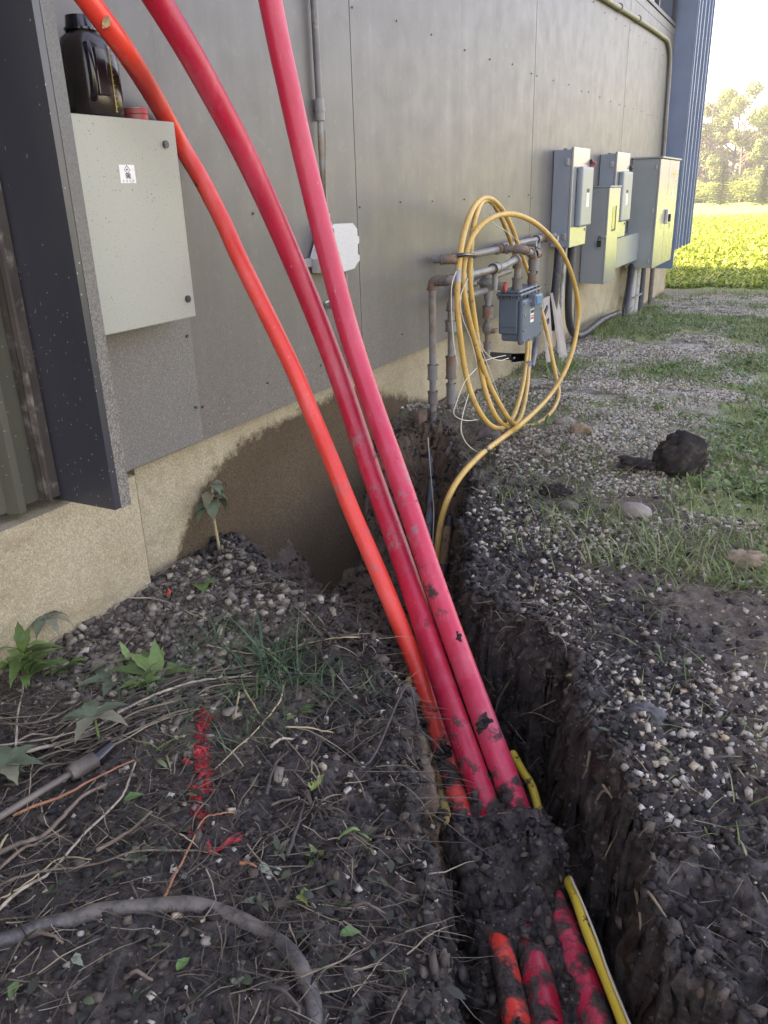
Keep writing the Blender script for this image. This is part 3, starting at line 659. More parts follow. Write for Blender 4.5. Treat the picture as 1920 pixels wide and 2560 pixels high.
# window high on the wall
wp = part(MB().box((-.03, 6.9, 2.935), (.012, 10.05, 2.965)).box((-.03, 9.0, 2.966), (.012, 9.04, 4.0)).box((-.03, 6.9, 2.966), (.012, 6.94, 4.0)).box((-.03, 10.0, 2.966), (.012, 10.04, 4.0)).box((-.03, 6.9, 4.001), (.012, 10.05, 4.04)), 'window', GLASSFR)
part(MB().box((-.028, 6.941, 2.967), (-.012, 8.999, 4.0)).box((-.028, 9.041, 2.967), (-.012, 9.999, 4.0)), 'window_pane', TINT, wp)
# near corner column
part(MB().box((-.03, 1.345, .685), (.200, 1.3645, ZT)), 'corner_column', TRIM)
part(MB().box((.172, 1.3647, .683), (.2012, 1.400, ZT)), 'column_edge', EDGE)
part(MB().box((-.02, 1.297, .70), (.012, 1.343, ZT)).box((.010, 1.297, .70), (.030, 1.304, ZT)), 'column_flange', BROWNTRIM)
mb = MB().box((-.05, -3.0, .70), (-.012, 1.296, ZT))
for yy in np.arange(1.222, -2.8, -.20):
    mb.add([(-.012, yy - .022, .695), (-.012, yy + .022, .695), (.018, yy + .010, .695), (.018, yy - .010, .695), (-.012, yy - .022, ZT), (-.012, yy + .022, ZT), (.018, yy + .010, ZT), (.018, yy - .010, ZT)],
           [(0, 3, 7, 4), (3, 2, 6, 7), (2, 1, 5, 6), (0, 1, 2, 3)], 0)
part(mb, 'ribbed_siding', OLIVE)
# far corner column with ribbed flank
GLARETRIM = plain('glare_blue_trim', (.14, .20, .29), .35, var=.12, scale=3, bump=0, spec=.7)  # dark trim colour lightened and blued to paint in lens glare
part(MB().box((-.03, 10.13, .50), (.20, 10.155, ZT)), 'corner_column', GLARETRIM)
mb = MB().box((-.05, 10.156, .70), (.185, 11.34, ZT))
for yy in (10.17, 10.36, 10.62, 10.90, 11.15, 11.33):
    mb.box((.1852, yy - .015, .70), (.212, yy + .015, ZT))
part(mb, 'ribbed_siding', GLARETRIM)
# foundations
part(MB().box((-.5, -3.0, -.6), (.020, 1.600, .672)), 'foundation', CONC)
part(MB().box((-.5, 1.665, -.7), (-.045, 11.30, .70)), 'foundation', CONC)
part(MB().box((-8.0, -3, -.2), (-.51, 11.30, 4.6)), 'rear_walls', CLAD)
part(MB().box((-8.2, -3.3, 4.61), (.35, 12.3, 4.85)), 'roof', TRIM)
# backing plate behind the cabinet
part(MB().box((-.02, 1.44, .690), (.013, 1.922, 1.57)), 'backing_plate', PLATE)
for yy, zz in ((1.90, .80), (1.90, 1.02), (1.905, 1.28)): part(MB().cyl((.0132, yy, zz), (.018, yy, zz), .005, 8), 'rivet', BOLT)

# ------------------------------------------------------------------ cabinet, jug, can
def textobj(body, size, loc, R, mat_, parent, sx=1.0, name='lettering'):
    cu = bpy.data.curves.new(name, 'FONT'); cu.body = body; cu.size = size; cu.align_x = 'CENTER'; cu.align_y = 'CENTER'; cu.extrude = .0003
    t = bpy.data.objects.new(name, cu); COL.objects.link(t); bpy.context.view_layer.update()
    me = bpy.data.meshes.new_from_object(t.evaluated_get(bpy.context.evaluated_depsgraph_get())); COL.objects.unlink(t); bpy.data.objects.remove(t)
    me.transform(Matrix.Scale(sx, 4, (1, 0, 0))); me.transform(R.to_4x4()); me.transform(Matrix.Translation(Vector(loc) - wl(parent)))
    me.materials.clear(); me.materials.append(mat_)
    return link(name, me, parent)
R_OUT = Matrix(((0, 0, 1), (1, 0, 0), (0, 1, 0)))        # text facing +X: reads along +Y, up +Z
cb = thing('utility_cabinet', (.06, 1.65, 1.095), 'light grey metal cabinet with white label, mounted beside the dark corner column', 'cabinet')
MB().cbox((.013, 1.478, 1.10), (.106, 1.816, 1.585), .003).build('body', PUTTY, cb)
dr = MB().cbox((.108, 1.470, 1.093), (.124, 1.822, 1.592), .003).build('door', PUTTY, cb)
for zz, ys_ in ((1.537, 1.776), (1.145, 1.792)):
    s_ = MB().cyl((.1242, ys_, zz), (.130, ys_, zz), .0095, 20); s_.box((.130, ys_ - .006, zz - .001), (.1312, ys_ + .006, zz + .001))
    s_.build('screw', BOLT, dr)
LY, LZ = float(dW(275, 376, .124)[1]), float(dW(275, 376, .124)[2])
lb = MB().cbox((.1242, LY - .0265, LZ - .021), (.1252, LY + .0265, LZ + .021), .0004).build('label', WHITE, dr)
mb = MB(); c0 = np.array([.1256, LY, LZ + .010]); a_ = .0095
P4 = [c0 + np.array([0, a_, 0]), c0 + np.array([0, 0, a_]), c0 + np.array([0, -a_, 0]), c0 + np.array([0, 0, -a_])]
for i in range(4):
    A, B = P4[i], P4[(i + 1) % 4]; d = (B - A); L_ = np.linalg.norm(d); d /= L_; mb.obox((A + B) / 2, d * (L_ / 2 + .0003), np.array([.0002, 0, 0]), np.cross(d, [1, 0, 0]) * .0006)
mb.build('emblem', INK, lb)
textobj('BEL', .0048, (.1256, LY, LZ + .010), R_OUT, INK, lb)
textobj('FB403', .0175, (.1256, LY + .001, LZ - .005), R_OUT, INK, lb, .40)
textobj('0   0   3   7', .0085, (.1256, LY, LZ - .0162), R_OUT, INKG, lb)
# dark jug standing on the cabinet
jg = thing('jug', (.062, 1.575, 1.593), 'smoky black plastic water jug with yellow measuring scale, standing on the grey cabinet', 'jug')
JX, JY, JZ = .066, 1.612, 1.5935
def loft(prof, n=28, m=0, mb=None):
    mb = mb or MB(); vs = []
    for (z, ry, rx, oy) in prof:
        for k in range(n):
            a = 2 * math.pi * k / n; ca_, sa = math.cos(a), math.sin(a); e = .72
            vs.append((JX + rx * math.copysign(abs(ca_) ** e, ca_), JY + oy + ry * .92 * math.copysign(abs(sa) ** e, sa), JZ + z * .76))
    fs = []
    for i in range(len(prof) - 1):
        for k in range(n): fs.append((i * n + k, i * n + (k + 1) % n, (i + 1) * n + (k + 1) % n, (i + 1) * n + k))
    fs.append(tuple(range(n - 1, -1, -1))); fs.append(tuple(range((len(prof) - 1) * n, len(prof) * n)))
    return mb.add(vs, fs, m, True)
loft([(0, .060, .048, 0), (.006, .068, .054, 0), (.05, .070, .056, 0), (.15, .070, .056, 0), (.195, .066, .054, -.002), (.220, .054, .046, -.006), (.232, .036, .034, -.012), (.240, .030, .030, -.014)]).build('body', SMOKE, jg)
mb = MB().cyl((JX, JY - .014, JZ + 0.1817), (JX, JY - .014, JZ + 0.1863), .037, 24); mb.cyl((JX, JY - .014, JZ + 0.1871), (JX, JY - .014, JZ + 0.2118), .033, 24, r2=.030); mb.build('cap', BLACKG, jg)
hp = [(JX + .050, JY - .052, JZ + 0.1463), (JX + .060, JY - .058, JZ + 0.1270), (JX + .062, JY - .058, JZ + 0.0770), (JX + .056, JY - .055, JZ + 0.0462), (JX + .045, JY - .048, JZ + 0.0347)]
MB().tube(crom(hp, 5), .009, 10).build('handle', BLACKG, jg)
MB().cbox((JX + .052, JY - .040, JZ + 0.0423), (JX + .0595, JY - .006, JZ + 0.1424), .003).build('grip_shade', BLACKG, jg)  # dark block on the body, painting in the shade of the grip hollow
mb = MB(); sx_ = JX + .0572
for k in range(14):
    zz = JZ + .010 + k * .0112; mb.box((sx_, JY + .0096, zz), (sx_ + .0006, JY + (.015 if k % 2 else .0125), zz + .0008))
    if k % 3 == 0: mb.box((sx_, JY + .0045, zz), (sx_ + .0006, JY + .0070, zz + .0010))
mb.box((sx_, JY + .0072, JZ + .008), (sx_ + .0006, JY + .0078, JZ + .158)); mb.box((sx_, JY + .0088, JZ + .008), (sx_ + .0006, JY + .0094, JZ + .158))
mb.build('measuring_scale', GOLD, jg)
cc = thing('tape_roll', (.06, 1.755, 1.593), 'small roll of red tape lying on the cabinet between jug and orange pipe', 'tape')
mb = MB(); mb.cyl((.07, 1.742, 1.5945), (.07, 1.742, 1.6075), .030, 28); mb.cyl((.07, 1.742, 1.6085), (.07, 1.742, 1.6215), .031, 28)
mb.build('tape', REDCAP, cc); MB().cyl((.07, 1.742, 1.6218), (.07, 1.742, 1.6235), .017, 20).build('core', WHITE, cc)

# ------------------------------------------------------------------ conduit and white box on the wall, left
cd = thing('wall_conduit', dW(690, 300, .01), 'thin dark conduit running up the wall behind the red pipes', 'conduit')
pA = dW(678, -20, .016); pB = dW(688, 237, .016); pC = dW(702, 420, .016)
pA[1] = pB[1] = 2.738
MB().tube([(.016, 2.738, 4.4), pA, pB], .0125, 14).build('conduit', plain('conduit_paint', (.14, .135, .125), .45, dirt=(.24, .21, .17), dirtamt=.3), cd)
MB().tube([(.016, 2.738, pB[2] - .035), (.016, 2.738, pB[2] + .035)], .0175, 14).tube([(.016, 2.738, pB[2] - .006), (.016, 2.738, pB[2] + .006)], .0195, 14).build('coupling', GASP, cd)
pD = dW(706, 460, .022)
MB().tube(crom([(.016, 2.738, pB[2]), dW(693, 320, .016), dW(700, 410, .016), dW(705, 462, .018)], 5), .0095, 12).build('conduit', MATS.get('x') or GASP, cd)
MB().tube(crom([(.028, 2.75, 1.62), dW(703, 395, .028), pD], 6), .0025, 8).build('wire', GASP, cd)
jb = thing('junction_box', dW(745, 570, .0), 'speckled white junction box on the wall just right of the red pipe', 'junction box')
x0 = .055
out = [dW(*p, x0) for p in [(712, 492), (722, 484), (762, 482), (772, 495), (772, 508), (776, 512), (776, 524), (773, 528), (773, 548), (777, 552), (777, 563), (773, 567), (766, 580), (738, 588), (700, 590), (694, 560)]]
MB().sheet(out, (-1, 0, 0), .05).build('body', WHITEBOX, jb)
MB().cyl(dW(708, 480, .035), dW(707, 462, .03), .010, 12).cyl(dW(709, 486, .035), dW(708, 480, .035), .015, 12).build('fitting', STEEL, jb)
MB().tube(crom([dW(712, 488, .058), dW(719, 500, .064), dW(714, 512, .064), dW(713, 520, .058)], 5), .006, 8).build('latch', BOLT, jb)
MB().box((-.002, 2.50, 1.16), (.02, 2.62, 1.19)).build('mounting_tab', GASP, jb)
MB().cyl(dW(745, 590, .02), dW(750, 850, .02) * np.array([1, 0, 1]) + np.array([0, dW(745, 590, .02)[1], 0]), .010, 12).build('conduit', GASP, jb)
cp = thing('pipe_clamp', dW(708, 660, .01), 'small metal pipe clamp on the wall between the red pipes', 'clamp')
MB().tube(crom([dW(703, 668, .004), dW(702, 655, .03), dW(712, 652, .03), dW(714, 664, .004)], 4), .006, 8).build('strap', STEEL, cp)

# ------------------------------------------------------------------ the three red conduits
def conduit(pts, low, r, mat_, label):
    S = [np.array([a, b, d], float) for a, b, d in pts]
    for a, b, z in low:
        p = dG(a, b, z); S.append(np.array([a, b, (ROT.T @ (p - CAMP))[2]]))
    Q = np.array(crom(S, 16)); n_ = len(Q); ker = np.exp(-np.linspace(-2, 2, 41) ** 2); ker /= ker.sum(); ks = np.exp(-np.linspace(-2, 2, 21) ** 2); ks /= ks.sum()
    for c_, k_ in ((2, ker), (0, ks), (1, ks)):
        h_ = len(k_) // 2; e0 = 2 * Q[0, c_] - Q[1:h_ + 1, c_][::-1]; e1_ = 2 * Q[-1, c_] - Q[-h_ - 1:-1, c_][::-1]; Q[:, c_] = np.convolve(np.concatenate([e0, Q[:, c_], e1_]), k_, 'valid')
    mb = MB(); mb.tube([dD(*q_) for q_ in Q[::2]], r, 28)
    return mb.build('buried_conduit', mat_, None, label, 'conduit', 'large red conduits rising out of the trench')
conduit([(146, -60, 1.66), (190, 0, 1.70), (264, 100, 1.80), (303, 160, 1.93), (336, 216, 2.10), (367, 270, 2.22), (397, 325, 2.28), (430, 379, 2.30), (459, 434, 2.31), (486, 488, 2.31), (510, 543, 2.31), (538, 600, 2.31), (587, 700, 2.31), (635, 800, 2.30), (676, 900, 2.29),
         (718, 1000, 2.27), (758, 1100, 2.26), (806, 1210, 2.23), (850, 1316, 2.18), (880, 1390, 2.14), (906, 1456, 2.10), (934, 1540, 2.04), (955, 1612, 1.98)],
        [(982, 1703, .10), (1000, 1765, .092), (1030, 1860, .078), (1058, 1950, .064), (1080, 2031, .076), (1094, 2106, .086), (1118, 2220, .094), (1140, 2380, .094)], .0245, ORANGE, 'bright orange conduit, leftmost and thinnest of the three, crossing the cabinet corner')
conduit([(300, -60, 1.74), (340, 0, 1.80), (402, 100, 1.88), (458, 200, 1.97), (512, 300, 2.06), (561, 400, 2.14), (606, 500, 2.21), (649, 600, 2.27), (690, 700, 2.31), (728, 800, 2.34), (762, 900, 2.35), (795, 1000, 2.34),
         (830, 1100, 2.31), (866, 1200, 2.26), (901, 1306, 2.18), (934, 1406, 2.09), (967, 1506, 1.99), (1002, 1606, 1.89)],
        [(1036, 1700, .12), (1066, 1790, .085), (1096, 1880, .066), (1130, 1975, .064), (1154, 2075, .074), (1180, 2212, .080), (1205, 2380, .080)], .0305, RED, 'dark red conduit, middle of the three large pipes')
conduit([(573, -60, 2.00), (584, 0, 2.03), (604, 100, 2.07), (626, 200, 2.11), (648, 300, 2.15), (672, 400, 2.19), (696, 500, 2.22), (722, 600, 2.25), (749, 700, 2.27), (780, 800, 2.29), (814, 900, 2.29),
         (852, 1005, 2.27), (887, 1106, 2.24), (920, 1206, 2.20), (954, 1306, 2.14), (990, 1406, 2.06), (1027, 1506, 1.97), (1064, 1606, 1.88)],
        [(1094, 1684, .135), (1126, 1775, .095), (1160, 1865, .070), (1190, 1945, .066), (1222, 2020, .070), (1254, 2106, .072), (1290, 2220, .072), (1335, 2380, .072)], .0305, RED2, 'pinkish red conduit, rightmost of the three large pipes, passing the white junction box')
# dried leaf stuck on the orange conduit
lf = [(220, 50), (223, 38), (231, 32), (236, 37), (239, 45), (238, 55), (230, 61), (221, 62)]
MB().sheet([dD(a, b, 1.716 + .004 * (i % 3)) for i, (a, b) in enumerate(lf)], ray(228 * K, 48 * K) / np.linalg.norm(ray(228 * K, 48 * K)), .003).build('dead_leaf', LEAFDRY, None, 'dried tan leaf stuck to the orange conduit near the top', 'leaf')
# mud lumps on the conduits
def lump(d, dep, r, seed, label, n=1):
    mb = MB(); rs = np.random.RandomState(seed)
    for k in range(12):
        c = dD(d[0] + rs.normal(0, 7 * r / .02), d[1] + rs.normal(0, 9 * r / .02), dep + rs.uniform(-.004, .006)); B = ICO2 * (1 + rs.uniform(-.3, .3, (len(ICO2), 1))) * r * rs.uniform(.3, .6) * rs.uniform(.6, 1.2, 3)
        mb.add(B + c, ICOF2.tolist(), 0)
    mb.build('mud_lump', CLOD, None, label, 'mud')
lump((1045, 1562), 1.835, .020, 1, 'mud lump on the rightmost red conduit below its middle')
lump((992, 1375), 1.995, .010, 2, 'small mud spot on the rightmost red conduit, upper side')
lump((958, 1625), 1.925, .018, 3, 'elongated mud lump on the orange conduit near the bottom')

# ------------------------------------------------------------------ yellow pipes in the trench
def pipe1(P, r, mat_, name, label, cat='pipe', k=8, n=12, group=None):
    return MB().tube(crom(P, k), r, n).build(name, mat_, None, label, cat, group)
pipe1([dG(1108, 1628, .03), dG(1130, 1668, .04), dG(1150, 1702, .035), dG(1172, 1780, .01), dG(1206, 1865, .05), dG(1240, 1930, .115), dG(1268, 2010, .12), dG(1296, 2080, .12), (dG(1322, 2145, .12)), dG(1352, 2225, .12), dG(1380, 2320, .12)], .0105, YELM, 'gas_pipe', 'clean yellow gas pipe along the right side of the buried red conduits')
pipe1([dG(1233, 1895, .13), dG(1262, 1960, .135), dG(1290, 2030, .135), dG(1318, 2110, .135), dG(1366, 2225, .135)], .0022, WIRE, 'tracer_wire', 'pale tracer wire beside the clean yellow pipe', 'wire')
pipe1([dG(906, 1378, -.02), dG(892, 1440, -.04), dG(878, 1500, -.06), dG(862, 1565, -.08)], .014, YELG, 'gas_pipe', 'muddy yellow pipe deep in the trench left of the orange conduit')
pipe1([dG(935, 1640, .02), dG(950, 1700, .06), dG(962, 1760, .10), dG(972, 1830, .12)], .013, YELG, 'gas_pipe', 'mud caked yellow pipe stub beside the brown clay')
pipe1([dG(925, 1400, -.10), dG(930, 1460, -.08), dG(938, 1530, -.06)], .012, YELG, 'gas_pipe', 'dull yellow pipe just visible between orange and dark red conduits')

# ------------------------------------------------------------------ coiled yellow gas pipe
def c4(a, b, X): return dW(*z4(a, b), X)
L1 = [(1120, 1660, .46), (1230, 1500, .49), (1300, 1330, .50), (1340, 1130, .50), (1340, 980, .50), (1300, 800, .50), (1220, 620, .49), (1100, 480, .47), (980, 400, .45), (860, 372, .42), (740, 402, .40), (650, 475, .38),
      (590, 575, .37), (560, 690, .36), (548, 800, .36), (560, 960, .37), (600, 1150, .38), (650, 1330, .39), (720, 1530, .41), (800, 1690, .43), (880, 1810, .44), (960, 1885, .44), (1050, 1912, .44), (1130, 1885, .44), (1180, 1810, .43),
      (1205, 1680, .40), (1190, 1500, .36), (1150, 1300, .30), (1100, 1080, .24), (1040, 880, .17), (985, 740, .13), (935, 610, .13), (885, 470, .15), (830, 360, .19), (765, 285, .24), (700, 262, .29), (640, 300, .33), (590, 390, .36), (550, 520, .37), (527, 650, .38),
      (512, 800, .38), (507, 1000, .38), (525, 1200, .39), (560, 1450, .40), (620, 1660, .42), (700, 1800, .43), (780, 1855, .43), (850, 1840, .40), (905, 1750, .36), (950, 1600, .30), (975, 1450, .24), (990, 1240, .17), (950, 950, .10), (915, 720, .10), (880, 580, .12), (825, 430, .16), (775, 330, .20),
      (722, 275, .26), (670, 300, .31), (632, 400, .35), (605, 560, .36), (596, 700, .36), (596, 850, .36), (612, 1000, .36), (640, 1200, .37), (662, 1400, .38), (702, 1600, .40), (765, 1760, .42), (835, 1838, .42), (900, 1845, .40), (950, 1760, .36), (985, 1600, .30), (1000, 1430, .24), (1008, 1250, .18)]
tail = [dG(*z6(225, 600), -.03), dG(*z6(230, 470), .10), dG(*z6(247, 350), .21), dG(*z6(280, 245), .30), dG(*z6(332, 155), .355), dG(*z6(395, 85), .375), dG(*z6(440, 45), .375), dG(*z4(860, 1890), .375), dG(*z4(960, 1815), .40)]
coil = thing('gas_pipe_coil', c4(900, 1880, .42), 'coil of dirty yellow gas pipe leaning on the meter, its tail running into the trench', 'gas pipe')
cpts = [np.array(p, float) for p in tail + [c4(a, b_, X + (.05 * max(0, (b_ - 1500) / 400.0))) for a, b_, X in L1]]
for i, p in enumerate(cpts):
    if i > 6: p[2] = max(p[2], float(terrain(p[0], p[1])) + .014)
cpts = crom(cpts, 6)
for i, p in enumerate(cpts):
    if i > 34: p[2] = max(p[2], float(terrain(p[0], p[1])) + .006)
MB().tube(cpts, .0122, 12).build('pipe', YEL, coil)
def band(a, b, X, dirv, r, L_, mat_, name='tape_band'):
    c = c4(a, b, X); d = c4(a + dirv[0], b + dirv[1], X) - c; d /= np.linalg.norm(d); MB().tube([c - d * L_ / 2, c + d * L_ / 2], r, 14).build(name, mat_, coil)
MB().tube(crom([c4(505, 662, .385), c4(560, 655, .405), c4(622, 660, .385), c4(625, 668, .355), c4(560, 672, .345), c4(510, 668, .355), c4(505, 662, .385)], 5), .0085, 8).build('binding_strap', BLACKG, coil)
band(512, 800, .38, (-1, 30), .0138, .05, SILVERTAPE); band(598, 790, .36, (0, 30), .0138, .05, SILVERTAPE); band(556, 860, .362, (3, 30), .0138, .05, SILVERTAPE)
band(625, 1650, .418, (28, 50), .0136, .04, DIRTYHOSE); band(1203, 1720, .405, (-5, 30), .015, .022, BLACKG); band(935, 610, .13, (-20, -50), .015, .035, BLACK); band(1000, 1415, .24, (0, 30), .016, .04, SILVERTAPE)
c = dG(*z6(440, 45), .375); d = dG(*z6(480, 10), .375) - c; d /= np.linalg.norm(d); MB().tube([c - d * .012, c + d * .012], .015, 14).build('tape_band', BLACKG, coil)
for i, W_ in enumerate([[(500, 770, .40), (470, 860, .41), (465, 1000, .41), (480, 1250, .41), (510, 1420, .42)],
           [(580, 820, .38), (530, 940, .39), (540, 1080, .40), (600, 1240, .40), (640, 1400, .41)],
           [(640, 1190, .39), (700, 1330, .40), (790, 1385, .40), (860, 1370, .40)],
           [(640, 1440, .40), (560, 1530, .42), (500, 1680, .44), (485, 1760, .45), (560, 1800, .45), (650, 1795, .45)],
           [(590, 1600, .42), (545, 1760, .44), (535, 1880, .46), (590, 1980, .48), (690, 2040, .50)],
           [(690, 1390, .40), (750, 1370, .40), (840, 1350, .38)],
           [(750, 290, .24), (745, 420, .22), (840, 490, .20), (930, 560, .16)],
           [(1210, 1740, .42), (1100, 1810, .45), (1000, 1850, .46), (970, 1845, .46)],
           [(1100, 1180, .27), (1180, 1400, .32), (1245, 1560, .38), (1240, 1650, .40), (1215, 1710, .42)],
           [(1390, 1880, .55), (1200, 1960, .55), (1000, 1990, .52), (900, 2010, .50)],
           [(650, 1250, .39), (720, 1430, .41), (790, 1620, .43)]]):
    MB().tube(crom([c4(*p) for p in W_], 6), .0021, 6).build('tracer_wire', WIRE, coil)
MB().tube(crom([dG(*z6(262, -80), .36) if False else dY(*z6(190, -10), 3.25), dY(*z6(200, 120), 3.2), dY(*z6(212, 260), 3.1), dY(*z6(215, 330), 3.0), dY(*z6(210, 460), 2.95)], 6), .0022, 6).build('tracer_wire', WIRE, coil)

# ------------------------------------------------------------------ gas piping
gas = thing('gas_piping', (.15, 3.41, .38), 'grey threaded gas piping with rusty elbows, risers and regulator against the wall', 'gas piping')
def run(P, r, mat_=GASP, name='pipe', fit=GASR, corners=True):
    P = [np.array(p, float) for p in P]; out = [P[0]]
    for i in range(1, len(P) - 1):
        a = P[i - 1] - P[i]; b = P[i + 1] - P[i]; la, lb_ = np.linalg.norm(a), np.linalg.norm(b); a /= la; b /= lb_
        R = min(r * 1.8, la * .45, lb_ * .45)
        q0 = P[i] + a * R; q1 = P[i] + b * R; arc = [(1 - t) ** 2 * q0 + 2 * t * (1 - t) * P[i] + t * t * q1 for t in np.linspace(0, 1, 7)]
        out += arc
        if corners:
            mb = MB(); mb.tube([q0 + a * r * .5] + arc + [q1 + b * r * .5], r * 1.28, 14)
            mb.tube([q0 + a * r * .2, q0 + a * r * .85], r * 1.5, 14); mb.tube([q1 + b * r * .2, q1 + b * r * .85], r * 1.5, 14); mb.build('elbow', fit, gas)
    out.append(P[-1]); MB().tube(out, r, 14).build(name, mat_, gas)
def sleeve(p, d, L_, r, mat_=GASR, name='coupling'):
    p = np.array(p, float); d = np.array(d, float); d /= np.linalg.norm(d)
    mb = MB().tube([p - d * L_ / 2, p + d * L_ / 2], r, 14); mb.tube([p - d * L_ / 2, p - d * (L_ / 2 - .008)], r * 1.12, 14); mb.tube([p + d * (L_ / 2 - .008), p + d * L_ / 2], r * 1.12, 14); mb.build(name, mat_, gas)
pr = .0165
r1x, r1y = .15, 3.41
# riser one and its run to the meter inlet
e1 = np.array([r1x, r1y, 1.035]); a1 = c4(470, 805, .255); a1[1] = r1y; a1[2] = 1.030
m_in = c4(900, 830, .215)
a2 = np.array([a1[0], float(c4(690, 755, a1[0])[1]), 1.030])
a3 = np.array([.215, a2[1] + .02, 1.03])
run([(r1x, r1y, .36), e1, (.235, r1y, 1.035), (.235, 3.98, 1.035)], pr)
run([(.235, 3.96, 1.035), (.235, 4.12, 1.035)], .021, GASP)
sleeve((.235, 4.00, 1.035), (0, 1, 0), .07, .026, GASP, 'tee'); run([(.235, 4.00, 1.03), (.235, 4.00, .93)], .014, GASP)
run([(.235, 4.10, 1.035), (.235, 4.36, 1.055), (.235, 4.36, .90)], .019)
sleeve((r1x, r1y, .62), (0, 0, 1), .07, .024, GASP); sleeve((r1x, r1y, .50), (0, 0, 1), .06, .023, GASR); sleeve((r1x + .05, r1y, 1.035), (1, 0, 0), .05, .024, GASR)
sleeve((.235, 4.36, .925), (0, 0, 1), .06, .027, GASR, 'union')
# upper header
y_u = float(c4(800, 662, .11)[1])
run([(.02, 3.72, 1.10), (.11, 3.72, 1.10), (.11, y_u, 1.10), (.245, y_u, 1.10), (.245, 4.60, 1.06), (.245, 4.60, .89)], .018)
sleeve((.245, 4.60, 1.0), (0, 0, 1), .06, .024, GASR, 'tee'); sleeve((.245, 4.60, .93), (0, 0, 1), .05, .027, GASR, 'union'); sleeve((.11, 3.80, 1.10), (0, 1, 0), .05, .025, GASR)
sleeve((.245, 4.655, 1.06), (0, 1, 0), .08, .025, GASR, 'tee')
# riser two to the regulator
run([(.15, 3.63, .33), (.15, 3.63, .915), (.15, 4.10, .915)], .0165, GASP)
sleeve((.15, 3.63, .80), (0, 0, 1), .05, .027, GASP); sleeve((.15, 3.63, .60), (0, 0, 1), .11, .025, GASR); sleeve((.15, 3.63, .47), (0, 0, 1), .10, .0235, GASP)
# regulator body
ry = 4.14
mb = MB(); mb.ball((.15, ry, .95), .052, 0, (1.0, .8, .9), 18); mb.cyl((.15, ry, .915), (.15, ry, .86), .024, 18)
mb.tube([(.15, ry - .01, .975), (.15, ry - .01, 1.015)], .030, 18); mb.tube([(.15, ry, .948), (.15, ry, .956)], .062, 20)
rg = mb.build('regulator', GASP, gas)
MB().cyl((.19, ry, .935), (.235, ry, .932), .022, 18).build('vent_cap', GASP, rg); MB().cyl((.236, ry, .932), (.250, ry, .931), .024, 18).build('red_cap', REDCAP, rg)
run([(.15, ry, .87), (.15, ry, .52)], .0155, GASP); sleeve((.15, ry, .80), (0, 0, 1), .06, .0285, GASR, 'union')
mb = MB(); mb.ball((.15, ry, .715), .030, 0, (1, 1, 1.35), 14); mb.cyl((.15, ry, .70), (.19, ry, .70), .014, 12); mb.box((.185, ry - .008, .69), (.195, ry + .035, .71)); mb.build('valve', GASR, gas)
sleeve((.15, ry, .62), (0, 0, 1), .035, .020, GASR)
# lower back header and the run to the far wall
run([(.045, 3.95, .93), (.045, 4.78, .95)], .0165, GASP); run([(.05, 4.62, 1.10), (.05, 5.40, 1.10), (.16, 5.40, 1.10)], .019, GASP)
ft = c4(1160, 650, .10); fy = float(ft[1]); run([(.0, 5.10, 1.085), (.11, 5.10, 1.085)], .0175, GASP)
sleeve((.05, 5.32, 1.10), (0, 1, 0), .09, .026, GASP, 'tee'); run([(.05, 5.32, 1.09), (.06, 5.24, .80), (.10, 5.10, .45), (.10, 5.08, .30)], .0175, SLATE, corners=False); sleeve((.057, 5.25, .86), (0, -.25, 1), .09, .024, GASR)
# wire wraps and dirt at the risers' feet
for (xx, yy) in ((r1x, r1y), (.15, 3.63)):
    mb = MB(); n_ = 60; mb.tube([(xx + .021 * math.cos(k * .9), yy + .021 * math.sin(k * .9), .37 + .0012 * k + .004 * math.sin(k * 1.7)) for k in range(n_)], .0016, 5); mb.build('tie_wire', RUSTBR, gas)

# ------------------------------------------------------------------ gas meter
gm = thing('gas_meter', (.22, 4.47, .60), 'blue grey diaphragm gas meter hanging from the piping, yellow coil leaning on it', 'gas meter')
x0, x1, y0, y1 = .150, .262, 4.305, 4.66
mb = MB(); mb.cbox((x0, y0, .655), (x1, y1 - .01, .862), .010); mb.cbox((x0 + .012, y0 + .015, .615), (x1, y1 - .02, .662), .012)
body = mb.build('body', GASM, gm)
mb = MB(); mb.cbox((x0 - .012, y0 - .012, .862), (x1 + .018, y1 + .008, .876), .004); mb.cbox((x0 + .004, y0 + .006, .8755), (x1 + .004, y1 - .012, .893), .008)
mb.cyl((.235, 4.36, .89), (.235, 4.36, .915), .026, 16); mb.cyl((.245, 4.60, .89), (.245, 4.60, .905), .026, 16)
lid = mb.build('lid', GASM, gm)
for xx, yy in [(x1 + .010, v) for v in np.linspace(y0 + .01, y1 - .02, 6)] + [(v, y0 - .005) for v in np.linspace(x0, x1, 4)]:
    MB().tube([(xx, yy, .8775), (xx, yy, .8840)], .006, 8).build('bolt', BOLT, lid)
    MB().tube([(xx, yy, .861), (xx, yy, .846)], .006, 8).build('bolt', BOLT, lid)
mb = MB(); mb.cbox((x1, y0 - .002, .600), (x1 + .030, y1 + .004, .842), .012); cv = mb.build('side_cover', GASM, gm)
for yy, zz in [(a_, b_) for a_ in (y0 + .02, y0 + .12, y0 + .23, y1 - .02) for b_ in (.618, .824)] + [(y0 + .02, .68), (y0 + .02, .76), (y1 - .02, .68), (y1 - .02, .76)]:
    MB().cyl((x1 + .030, yy, zz), (x1 + .037, yy, zz), .008, 10).build('bolt', STEEL, cv)
MB().tube([(x0 + .02, y0 - .004, .70), (x1 - .01, y0 - .004, .70)], .003, 6).build('seam', GASM, body)
